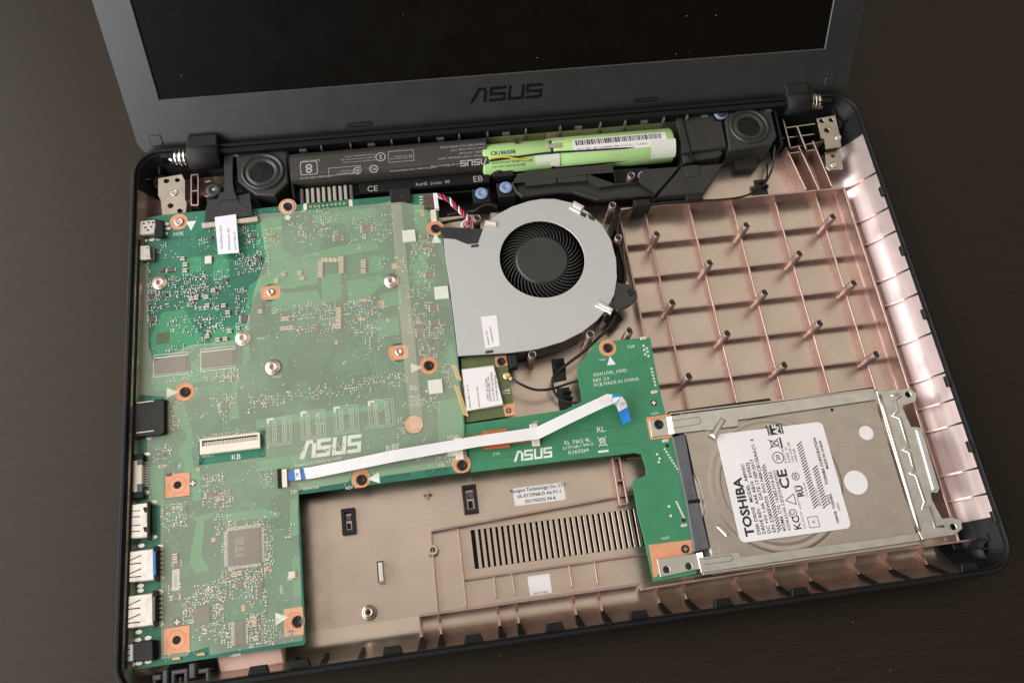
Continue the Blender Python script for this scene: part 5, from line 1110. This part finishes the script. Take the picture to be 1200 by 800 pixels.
screw(wf, U(587, 423.5, ZW+.6), ZW+.6, 2.0); pm = U(596, 481, ZW); hp = MB().cyl(pm[0], pm[1], 1.3, ZW-.02, ZW+.12, 16).build('locating_hole', M['gloss'], wf); MB().rbox(pm[0], pm[1], 1.9, .5, ZW+.1, ZW+.4).rbox(pm[0], pm[1], .5, 1.9, ZW+.1, ZW+.41).build('cross_post', M['rib'], hp)
p = U(594, 440, ZW+1); cp = MB().lathe(p[0], p[1], [(1.9, ZW), (1.9, ZW+1.3), (1.2, ZW+1.6), (0.01, ZW+1.6)], 18).build('cable_plug', M['gold'], wf); MB().wall(p, U(600, 444, ZW+1), 1.6, ZW+.4, ZW+1.4, .2).build('crimp', M['gold'], cp)
ptext('1L\n1R', 2.6, 594, 462, ZW+.06, wf, M['silk'], 90, spacing=.8)
MB().prism(UP([(595, 416), (605, 414), (607, 429), (598, 431)], ZW+2), ZW-3, ZW+1.8, bev=.3).build('card_clip', M['blackm'], wf)

# ------------------------------------------------------------------ battery
bt_ = thing('battery_pack', 'laptop battery pack with black printed label and opened green cells at its end', 'battery', (*U(560, 180, -2)[:2], FL))
# black section: cylinder-backed shell with a rounded top
A = U(340, 197, -1); B = U(573, 179, -1); yc = (A[1]+B[1])/2; bx0, bx1 = A[0], U(572, 185, -1)[0]
b = MB(); prof = [(-7.0, FL), (-7.0, -4.5), (-6.2, -2.2), (-4.6, -1.0), (-3.0, -.8), (6.4, -.8), (8.6, -1.6), (10.4, -3.6), (11.2, -6.5), (11.2, FL)]
n = len(prof); vs = [(bx0, yc+y, z) for y, z in prof]+[(bx1, yc+y, z) for y, z in prof]
b.add(vs, [[i, i+1, n+i+1, n+i] for i in range(n-1)]+[list(range(n)), list(range(n, 2*n))], False)
shell = b.build('label_section', M['batt'], bt_)
# ledge with CE mark
la = U(345, 232, -7.5); 
MB().box(U(420, 220, -7)[0], yc-14.0, bx1, yc-7.1, FL, -7.2, .5).build('ledge', M['black'], bt_)
MB().box(bx0+.5, yc-14.0, U(420, 220, -7)[0], yc-7.1, FL, -9.5, .5).build('connector_block', M['blackm'], bt_)
for k in range(10):
    p = U(354+k*6.4, 229-k*.55, -6.5); MB().box(p[0]-.85, p[1]-5.0, p[0]+.85, p[1]+3.5, -10, -5.6-.3*(k % 2), .3).build('contact_blade', M['portg'] if k % 9 else M['greyp'], bt_)
for k in range(0): pass
p = U(470, 232, ZP); MB().box(p[0]-5.4, p[1]-3.2, p[0]+5.4, yc-14, ZP-2, ZP+1.6, .6).build('fixing_lug', M['blackm'], bt_)
q = U(471, 230, ZP+1.7); MB().cyl(q[0], q[1], 1.5, ZP+1.0, ZP+1.66, 16).build('lug_hole', M['gloss'], bt_)
def btext(s_, sz, px, py, z=-.75, m_='greyink', **k): return ptext(s_, sz, px, py, z, shell, M[m_], 180, **k)
M['bprint'] = mat('pale print', (0.36, 0.34, 0.31), .6, 0, .1, 500)
logo_part(14.2, 3.6, (*U(571, 185.5, -.75)[:2], -.78), shell, M['bprint'], 180, depth=.05)
for s_, sz, px, py in (('Li-ion Battery Pack', 1.9, 538, 192.5), ('RATING: +10.8V 3350mAh, 36Wh', 1.7, 569, 181.5), ('MODEL: A31N1601', 1.7, 569, 177.2), ('Limited Charge Voltage 12.9V', 1.5, 569, 173), ('THIS BATTERY MUST BE RECYCLED', 1.5, 569, 168.6), ('Cell from Japan / Assembled in China', 1.5, 510, 196.3), ('Do not disassemble, crush or', 1.35, 440, 181), ('puncture or short contacts. Do', 1.35, 440, 184.4), ('not dispose of in fire or water', 1.35, 440, 187.6), ('R-41011339', 1.9, 375, 187.5), ('TSINGKE-C/DC 62133', 1.6, 388, 206)):
    btext(s_, sz, px, py, m_='bprint')
def bring(px, py, r, s_, sz):
    p = U(px, py, -.76); o = MB().prism(circ(p[0], p[1], r, 26), -.82, -.74, holes=[circ(p[0], p[1], r-.5, 26)], bottom=False).build('print_mark', M['bprint'], shell); text(s_, sz, (p[0], p[1], -.74), shell, M['bprint'], 180, align='CENTER', bold=.06)
bring(446, 184, 2.6, 'S', 3.4); bring(419, 200, 2.1, 'UL', 1.8); bring(438, 198, 2.3, 'PC', 2.2)
p = U(362, 197, -.76); MB().prism(rrect(p[0]-4.3, p[1]-4.0, p[0]+4.3, p[1]+4.0, 1), -.82, -.74, holes=[rrect(p[0]-3.9, p[1]-3.6, p[0]+3.9, p[1]+3.6, .8)], bottom=False).build('print_frame', M['bprint'], shell); text('8', 7.6, (p[0], p[1], -.74), shell, M['bprint'], 180, align='CENTER', bold=.1)
for cx, cy, w, h in ((470, 183, 30, 13), (404, 200, 38, 9)):
    x0, y0, x1, y1 = rect_px(cx, cy, w, h, -.76); MB().prism([(x0, y0), (x1, y0), (x1, y1), (x0, y1)], -.82, -.74, holes=[[(x0+.25, y0+.25), (x1-.25, y0+.25), (x1-.25, y1-.25), (x0+.25, y1-.25)]], bottom=False).build('print_frame', M['bprint'], shell)
    ptext('BATTERY DIRECTIVE\nPSE TUV Rheinland', 1.2, cx+w/2-2, cy, -.73, shell, M['bprint'], 180)
ptext('CE', 4.6, 430, 222, -7.15, bt_, M['bprint'], 0)
ptext('RoHS  Li-ion  00', 2.6, 487, 216.5, -7.15, bt_, M['bprint'], 0); ptext('EB', 5.0, 554, 210.5, -7.15, bt_, M['bprint'], 0)
# bare cells
def cell(xa, xb, y, zc, r, name='cell'):
    b = MB().lathe(0, 0, [(0.01, 0), (r-1.2, 0), (r-.3, .3), (r, 1.1), (r, xb-xa-1.1), (r-.3, xb-xa-.3), (r-1.2, xb-xa), (0.01, xb-xa)], 36)
    b.xform(lambda q: (xa+q[2], y+q[0], zc+q[1])); return b.build(name, M['green'], bt_)
ct = U(610, 158, -3); ya = (U(605, 157, -6)[1]+U(605, 200, -6)[1])/2
c1a, c1b = bx1-3, U(645, 170, -2)[0]; c2a, c2b = U(647, 170, -2)[0], U(789, 158, -2)[0]
y1 = U(606, 178, -.5)[1]; y2 = U(720, 163, -.5)[1]
yc2 = (y1+y2)/2
k1_ = cell(c1a, c1b, yc2-.2, -9.6, 9.1); k2_ = cell(c2a, c2b, yc2+.4, -9.6, 9.1)
k1_['label'] = 'shorter green cell beside the black section'; k2_['label'] = 'green cell with long barcode sticker'
ZC = -9.6+9.1
def cyl_wrap(s0, s1, xa, xb, y, name, m_, parent, dr=.06):
    b = MB(); n = 14; vs = []
    for k in range(n+1):
        a = math.radians(s0+(s1-s0)*k/n)
        for x in (xa, xb): vs.append((x, y+(9.1+dr)*math.sin(a), -9.6+(9.1+dr)*math.cos(a)))
    b.add(vs, [[2*k, 2*k+1, 2*k+3, 2*k+2] for k in range(n)], True); return b.build(name, m_, parent)
def cyl_text(s_, sz, px, ang, parent, m_, y, **k):
    x0_ = U(px, 170, ZC)[0]; me = text_mesh(s_, sz, m_, depth=.02, **k)
    for v in me.vertices:
        X, Y = v.co.x*1000, v.co.y*1000; a = math.radians(ang)+Y/9.1; rr_ = 9.17+v.co.z*1000
        v.co = Vector((X/1000, rr_*math.sin(a)/1000, (-9.6+rr_*math.cos(a)-ZC)/1000))
    return link('lettering', me, parent, (x0_, y, ZC))
cyl_text('CR18650B', 3.0, 573, -6, k1_, M['ink'], yc2-.2, bold=.06); cyl_text('Li-ion MH12210', 2.0, 573, -23, k1_, M['ink'], yc2-.2, bold=.03)
for k, s_ in enumerate(('NCR DO NOT SHORT CIRCUIT', 'DO NOT DISPOSE IN FIRE')): cyl_text(s_, 1.5, 574, -38-k*12, k1_, M['ink'], yc2-.2)
p = U(612, 163, ZC-.3); MB().cyl(p[0]-3, p[1]-.7, 1.5, -1.2, -.45, 18).build('print_mark', M['ink'], k1_)
xl0, xl1 = U(668, 155, -1)[0], U(777, 145, -1)[0]
wl_ = cyl_wrap(19, -32, xl0, xl1, yc2+.4, 'barcode_label', M['label'], k2_)
b = MB(); rb = random.Random(9); x = xl0+1.6
while x < xl1-3:
    w_ = rb.choice((.28, .28, .55, .8)); vs = []
    for a in (13, 7, 0, -7): 
        a = math.radians(a)
        for xx in (x, x+w_): vs.append((xx, yc2+.4+9.2*math.sin(a), -9.6+9.2*math.cos(a)))
    b.add(vs, [[0, 1, 3, 2], [2, 3, 5, 4], [4, 5, 7, 6]]); x += w_+rb.choice((.25, .3, .5))
b.build('barcode', M['ink'], wl_)
cyl_text('X31L1BH  0B110-00440-30M-A1A1A-117-AMA7', 1.9, 675, -21, wl_, M['ink'], yc2+.4)
cyl_wrap(-27, -66, U(626, 180, -2)[0], U(655, 178, -2)[0], yc2+.2, 'white_tape', M['foam'], k1_, .3)
cyl_wrap(-12, -75, U(760, 160, -2)[0], c2b+.1, yc2+.4, 'white_tape', M['foam'], k2_, .1)
MB().box(c1b-2, yc2-1.0, c2a+4.5, yc2+1.6, -1.2, -.15, .1).build('nickel_tab', M['portg'], bt_); MB().box(c1b-2, yc2+4.2, c2a+6, yc2+5.6, -3.4, -1.3, .1).build('nickel_tab', M['portg'], bt_)
def wire(pts, r, m_, parent, name='wire'): return MB().tube(smooth_path([U(x, y, z) for x, y, z in pts], 6), r, 8).build(name, M[m_], parent)
wire([(571, 189, -1.2), (600, 185, -.9), (640, 179.5, -.8), (690, 176.5, -1.3), (750, 172.5, -2.2), (790, 168, -4)], .5, 'cable', bt_)
wire([(573, 186.5, -1.3), (588, 184, -.6), (604, 186, -1.0), (622, 188, -2.4)], .42, 'yellow', bt_)
# screw lug at the end of the black section
lug = MB().prism(UP([(576, 195), (600, 192), (602, 205), (578, 207)], -6), -12, -6, bev=.4).build('fixing_lug', M['blackm'], bt_)
screw(lug, U(584, 199, -5.6), -5.7, 2.0); q = U(596, 199, -6); MB().cyl(q[0], q[1], 1.2, -6.2, -5.95, 14).build('lug_hole', M['gloss'], lug)

# ------------------------------------------------------------------ speakers
def speaker(name, label, px_body, px_cone, rpx, z, extra):
    pts = UP(px_body, z); c = np.mean(pts, 0); t = thing('speaker', label, 'speaker', (c[0], c[1], FL), 'built-in speakers')
    MB().prism(pts, FL, z, bev=.6).build('enclosure', M['enc'], t)
    p = U(*px_cone, z+.3); r = rpx/scale(*px_cone, z)[0]
    MB().lathe(p[0], p[1], [(r, z-.1), (r-.2, z+1.0), (r-1.0, z+1.2), (r-1.6, z+.9), (r-1.9, z+.1), (r-2.4, z+.35), (r-3.1, z+.95), (r-4.0, z+1.0), (r-4.9, z+.35), (r-5.2, z+.2)], 48).build('surround', M['fanblk'], t)
    k = MB().lathe(p[0], p[1], [(r-5.1, z+.25), (r-5.6, z+.3), (0.01, z+.42)], 40).build('diaphragm', M['black'], t)
    b = MB()
    for a in range(6): b.wall((p[0]+1.0*math.cos(a*1.047+.3), p[1]+1.0*math.sin(a*1.047+.3)), (p[0]+(r-6)*math.cos(a*1.047+.3), p[1]+(r-6)*math.sin(a*1.047+.3)), .35, z+.2, z+.55)
    b.build('diaphragm_ribs', M['blackm'], k)
    extra(t, z); return t
def grommet(parent, px, py, z, r=3.2, m_='rubber', screwed=True):
    p = U(px, py, z); g = MB().lathe(p[0], p[1], [(r*.8, z-3), (r*.85, z-1.2), (r, z-.9), (r, z-.3), (r*.85, z), (r*.3, z), (.8, z-.3), (.01, z-.4)], 24).build('grommet', M[m_], parent)
    if screwed: MB().cyl(p[0], p[1], .75, z-.5, z-.1, 12).build('screw', M['portg'], g)
    return g
def exl(t, z):
    grommet(t, 250, 222, z-2, 3.9, 'fanblk'); g = U(255, 222, z-3); MB().box(g[0]-6, g[1]-5.5, g[0]+5, g[1]+4.5, FL, z-4.4, .5).build('mounting_arm', M['blackm'], t)
speaker('speaker', 'left black speaker with round cone beside the battery pack', [(276, 183), (283, 175), (330, 170.5), (336, 178), (338, 214), (322, 229), (300, 228), (278, 212)], (308, 201), 25.5, -3.5, exl)
def exr(t, z):
    grommet(t, 845, 131.5, z+.4, 3.9, 'rubber')
    g = U(845, 131.5, z+.6); MB().lathe(g[0], g[1], [(3.2, z), (3.2, z+.8), (.9, z+.9), (.01, z+.5)], 22).build('grommet_cap', M['fanblk'], t)
    MB().prism(UP([(792, 136), (836, 132), (838, 141), (846, 142), (852, 172), (800, 179)], z-.8), FL, z-.8, bev=.5).build('rear_chamber', M['enc'], t)
    MB().prism(UP([(800, 181), (843, 172), (847, 180), (842, 184), (802, 191)], z-3), FL, z-3, bev=.4).build('foot', M['enc'], t)
speaker('speaker', 'right black speaker with round cone and side chamber near the right hinge', [(850, 140), (856, 126), (860, 122), (902, 121), (905, 135), (911, 160), (905, 169), (855, 177)], (878, 148), 23, -3.0, exr)
ch = thing('speaker_chamber', 'long flat black plastic duct with slots running behind the fan', 'plastic duct', (*U(720, 215, -5)[:2], FL))
ZK = -5.0
outer_px = [(600, 215), (605, 206), (618, 200), (718, 191.5), (722, 215), (748, 213), (750, 203), (756, 198), (797, 195), (768, 228), (720, 232), (700, 234), (687, 230), (672, 225), (655, 225), (612, 230), (604, 224)]
hole1 = [(616, 214), (651, 210), (651, 214), (617, 217)]; hole2 = [(654, 209.5), (687, 206), (688, 211), (655, 213.5)]; hole3 = [(690, 205), (719, 203), (721, 216), (702, 219), (690, 212)]
MB().prism(UP(outer_px, ZK), ZK-2.5, ZK, holes=[UP(hole1, ZK), UP(hole2, ZK), UP(hole3, ZK)], bev=.4).build('duct_cover', M['enc'], ch)
MB().prism(UP([(610, 203), (760, 194), (760, 228), (612, 230)], ZK-3), FL, ZK-5).build('duct_base', M['black'], ch)
MB().prism(UP([(800, 195), (845, 192), (850, 188), (824, 226), (770, 230)], ZK), FL, ZK, bev=.4).build('duct_end', M['enc'], ch)
MB().prism(UP([(803, 194), (818, 192.5), (821, 205), (804, 208)], ZK+.6), ZK-1, ZK+.5, bev=.3).build('raised_pad', M['enc'], ch)
for cx, cy in ((814, 230), (753, 237)): pbox(cx, cy, 19, 8, FL, ZK-.8, 'clip', M['blackm'], ch, .4)
for px, py in ((593, 219), (755, 206), (564.5, 226)): grommet(ch, px, py, ZK-.8, 3.3)
for px, py in ((593, 222), (564.5, 229)): pbox(px, py, 20, 17, FL, ZK-2.5, 'grommet_lug', M['blackm'], ch, .4)
pm = U(746, 172, -10)

# ------------------------------------------------------------------ cables
rc = thing('ribbon_cable', 'white flat ribbon cable with blue ends laid across both green boards', 'ribbon cable', (*U(540, 520, -4)[:2], -5))
def ed(l): return [U(x, y, z) for x, y, z in l]
MB().ribbon(ed([(354, 548.5, -5.0), (365, 547, -4.6), (400, 540, -3.6), (460, 527.5, -2.6), (560, 510.5, -2.4), (628, 500.5, -2.0)]), ed([(357, 561.5, -5.0), (368, 560, -4.6), (402, 553, -3.6), (461, 541, -2.6), (561, 523, -2.4), (632, 514, -2.0)])).build('strip', M['whitecab'], rc)
MB().ribbon(ed([(628, 500.5, -1.85), (665, 483, -.5), (700, 467, .6), (711, 461.5, .6), (718, 462, .4)]), ed([(632, 514, -1.85), (670, 495, -.5), (706, 478, .6), (720, 472, .5), (729, 466, .2)])).build('strip', M['whitecab'], rc)
def conductors(A, B, n=9):
    b = MB(); A = [np.array(p) for p in A]; B = [np.array(p) for p in B]; up = np.array([0, 0, .125])
    for k in range(1, n):
        t = k/n; b.ribbon([p+(q-p)*(t-.012)+up for p, q in zip(A, B)], [p+(q-p)*(t+.012)+up for p, q in zip(A, B)], .012)
    b.build('conductors', M['condline'], rc)['kind'] = 'stuff'
M['condline'] = mat('conductor line', (0.50, 0.48, 0.46), 0.4, 0, 0.05, 100)
conductors(ed([(354, 548.5, -5.0), (365, 547, -4.6), (400, 540, -3.6), (460, 527.5, -2.6), (560, 510.5, -2.4), (628, 500.5, -2.0)]), ed([(357, 561.5, -5.0), (368, 560, -4.6), (402, 553, -3.6), (461, 541, -2.6), (561, 523, -2.4), (632, 514, -2.0)]))
conductors(ed([(628, 500.5, -1.85), (665, 483, -.5), (700, 467, .6), (711, 461.5, .6)]), ed([(632, 514, -1.85), (670, 495, -.5), (706, 478, .6), (720, 472, .5)]))
MB().ribbon(ed([(718, 461.8, .5), (727, 463, .2), (733, 468, -.8), (736, 480, -2.4), (739.5, 493.5, -3.8)]), ed([(716, 471, .5), (719, 472.5, .2), (722, 475, -.8), (726, 486, -2.4), (729.5, 497, -3.8)]), .2).build('stiffener', M['bluet'], rc)
MB().ribbon(ed([(728, 464, .5), (733.2, 470, -.6), (735, 477, -1.8)]), ed([(719.5, 473, .5), (722.5, 475.5, -.6), (725, 482.5, -1.8)]), .3).build('tag', M['whitecab'], rc)
text('TP', 2.3, U(729, 474, .2)+[0, 0, .3], rc, M['greyink'], 10, align='CENTER')
MB().ribbon(ed([(336, 553, -5.2), (346, 550, -5.0), (355, 548.2, -4.85)]), ed([(338, 563, -5.2), (348, 562.5, -5.0), (358, 561.2, -4.85)]), .2).build('stiffener', M['bluep'], rc)
MB().ribbon(ed([(345, 550.3, -4.8), (351, 549, -4.7)]), ed([(346.5, 562.5, -4.8), (353, 561.6, -4.7)]), .2).build('tag', M['label'], rc); text('TP', 1.6, U(348.5, 556, -4.5)+[0, 0, .12], rc, M['ink'], 90, align='CENTER')

fc = thing('fan_cable', 'twisted red, white and black fan wires at the corner of the motherboard', 'cable', (*U(535, 250, -6)[:2], -12))
base = [(512, 229, -5), (524, 233, -4.5), (532, 240, -4.5), (538, 246, -4.5), (545, 252, -5), (549, 258, -6), (548, 266, -7), (540, 269, -7)]
sp = smooth_path([U(*q) for q in base], 10)
for k, m_ in enumerate(('red', 'white', 'cable', 'red')):
    pts = []
    for i, p in enumerate(sp):
        a = i*.42+k*math.pi/2; pts.append(p+np.array([.75*math.cos(a), .75*math.cos(a), .75*math.sin(a)]))
    MB().tube(pts, .5, 7).build('wire', M[m_], fc)
wire([(549, 258, -5.5), (544, 259, -5), (541, 264, -5), (543, 268, -6), (536, 270, -7)], .5, 'white', fc); wire([(550, 254, -5.5), (552, 262, -6), (549, 269, -6.5), (538, 270.5, -7)], .5, 'red', fc)

ac = thing('antenna_cable', 'thin black antenna cable curling from the wireless card to the drive board', 'cable', (*U(620, 455, -12)[:2], -16), 'thin black antenna cables')
wire([(600, 444, ZW+1), (610, 450, ZW+1), (625, 456, -8), (640, 456.5, -9), (655, 453, -11), (668, 448.5, -11), (682, 445, -10)], .65, 'cable', ac, 'cable')
ac2 = thing('antenna_cable', 'thin black antenna cable running from the fan ear down through two clips', 'cable', (*U(690, 410, -12)[:2], -16), 'thin black antenna cables')
wire([(722, 368, -8), (714, 383, -8), (700, 397, -9), (684, 412, -10), (668, 424, -11), (658, 432, -12), (649, 441, -12), (647, 450, -12), (650, 460, -13), (660, 469, -14), (680, 473, -13)], .75, 'cable', ac2, 'cable')
ac3 = thing('speaker_cable', 'thin black cable arcing from the right speaker along the back of the grid', 'cable', (*U(850, 225, -10)[:2], -16))
wire([(908, 170, -6), (907, 185, -8), (904, 200, -10), (897, 214, -11), (889, 222, -11), (872, 230, -9), (845, 234, -8), (800, 236, -8), (762, 240, -8.5), (735, 247, -9), (727, 258, -8), (724, 275, -8), (729, 300, -9), (733, 322, -9), (726, 350, -9), (722, 368, -9)], .6, 'cable', ac3, 'cable')
wire([(899, 192, -16), (899, 205, -14), (896, 215, -12)], .5, 'cable', ac3, 'cable')
fr = thing('antenna_cable', 'thin black antenna cable looped over grommet by the fan wires', 'cable', (*U(570, 245, -8)[:2], -12), 'thin black antenna cables')
wire([(524, 252, -9), (540, 249, -8), (556, 247, -6), (566, 241, -5), (576, 240, -5), (583, 243, -6)], .8, 'cable', fr, 'cable'); wire([(515, 262, -11), (535, 258, -10), (552, 256, -9)], .8, 'cable', fr, 'cable')
# adhesive cable guides
def guide(pts, px, py, z, label, rot=0):
    c = U(px, py, z); t = thing('cable_guide', label, 'cable guide', (c[0], c[1], z), 'black adhesive cable guides')
    MB().prism(UP(pts, z+.4), z, z+.4, bev=.1).build('pad', M['tape'], t)
    MB().rbox(c[0]+.6, c[1], 5.2, 1.4, z+.4, z+3.0, rot, .4).build('hook', M['blackm'], t); MB().rbox(c[0]+1.0, c[1]+3.0, 4.2, 1.2, z+.4, z+2.4, rot, .4).build('hook', M['blackm'], t)
guide([(646, 421), (661, 419), (664, 445), (649, 448)], 655, 434, FL, 'black adhesive cable guide right of the wireless card')
guide([(652, 455), (667, 453), (671, 476), (656, 482)], 663, 468, FL, 'black adhesive cable guide at the edge of the drive board')
guide([(708, 376), (720, 364), (731, 374), (718, 387)], 720, 376, -14, 'black tilted cable guide under the fan ear', .8)
guide([(883, 211), (897, 210), (901, 230), (886, 230)], 892, 221, -16, 'black cable guide on the copper floor behind the grid')
tp = MB().prism(UP([(862, 185), (873, 178), (890, 177), (886, 197), (862, 199)], -14), FL+1, -14, bev=.4).build('foam_block', M['tape']); tp['label'] = 'small black foam block on the floor below the right speaker'; tp['category'] = 'foam block'
cl2 = thing('cable_clip', 'black plastic cable clip standing between two posts right of the fan', 'cable clip', (*U(722, 258, -9)[:2], FL))
MB().prism(UP([(716, 258), (724, 252), (728, 262), (727, 272), (719, 270)], -9), FL, -9, bev=.4).build('clip_body', M['black'], cl2); MB().prism(UP([(720, 285), (729, 283), (735, 328), (724, 330)], -11), FL, -11, bev=.4).build('clip_base', M['black'], cl2)

# ------------------------------------------------------------------ display cable
dc = thing('display_cable', 'black taped display cable with white tag plugged into the motherboard', 'cable', (*U(270, 240, -5)[:2], -8))
MB().ribbon(ed([(264, 179, -4), (263, 195, -3), (264, 215, -3), (263, 228, -3.6), (259, 236, -4)]), ed([(274, 179, -4), (273, 195, -3), (273, 215, -3), (275, 226, -3.6), (278, 234, -4)]), 1.0).build('cable', M['tape'], dc)
MB().ribbon(ed([(244, 236, -4.6), (241, 247, -4.2), (240.5, 260, -4.4)]), ed([(293, 227, -4.6), (294, 238, -4.2), (296, 253, -4.4)]), .5).build('tape_wrap', M['tape'], dc)
MB().ribbon(ed([(258, 226, -3.8), (254, 238, -3.7), (243, 250, -4.0)]), ed([(276, 224, -3.8), (280, 238, -3.7), (292, 246, -4.0)]), .35).build('tape_fold', M['tape'], dc)
MB().prism(UP([(236, 261), (302, 253), (303, 259), (237, 267)], ZP+1.8), ZP, ZP+1.8, bev=.3).build('connector', M['nut'], dc)
tg = MB().prism(rrect(*rect_px(265.5, 274.5, 25, 45, -3.4), .6), -3.5, -3.4)
tgp = UP([(251.5, 254.5), (276.5, 251), (280, 296), (255.5, 298)], -3.4)
tgo = MB().prism(tgp, -3.55, -3.42).build('tag', M['tag'], dc)
for s_, sz, px in (('1422-02F50AS 240417', 1.5, 259), ('DD0XKALC011 EDP', 1.4, 268), ('X541UV REV 1.B', 1.4, 275)): ptext(s_, sz, px+1, 293, -3.38, tgo, M['greyink'], 92)

# ------------------------------------------------------------------ dust
rd = random.Random(21)
M['dust'] = mat('dust', (0.42, 0.39, 0.35), 0.9, 0, 0.1, 500)
b = MB()
for _ in range(45):
    x, s_ = rd.uniform(sx0+4, sx1-4), rd.uniform(sb+2, sb+95); r_ = rd.uniform(.06, .16)
    b.rbox(x, s_, r_*2, r_*rd.uniform(1, 3), -.9, -.86, rd.uniform(0, 3))
lbuild(b, 'dust', M['dust'], lid)['kind'] = 'stuff'
b = MB()
for _ in range(260):
    x, y = rd.uniform(-260, 640), rd.uniform(-120, 420); r_ = rd.uniform(.04, .10)
    if -2 < x < W+2 and -2 < y < H+2: continue
    b.rbox(x, y, r_*2, r_*rd.uniform(1, 4), TABLE_Z-.02, TABLE_Z+.05, rd.uniform(0, 3))
b.build('dust', M['dust'], tb)['kind'] = 'stuff'
b = MB()
for _ in range(160):
    x, y = rd.uniform(bay_l+2, bay_r-2), rd.uniform(bay_b, bay_t-2); r_ = rd.uniform(.05, .13)
    b.rbox(x, y, r_*2, r_*rd.uniform(1, 4), FL-.02, FL+.05, rd.uniform(0, 3))
for _ in range(120):
    x, y = rd.uniform(80, 200), rd.uniform(20, 80); r_ = rd.uniform(.05, .13)
    b.rbox(x, y, r_*2, r_*rd.uniform(1, 4), FL-.02, FL+.05, rd.uniform(0, 3))
b.build('dust', M['dust'], case)['kind'] = 'stuff'
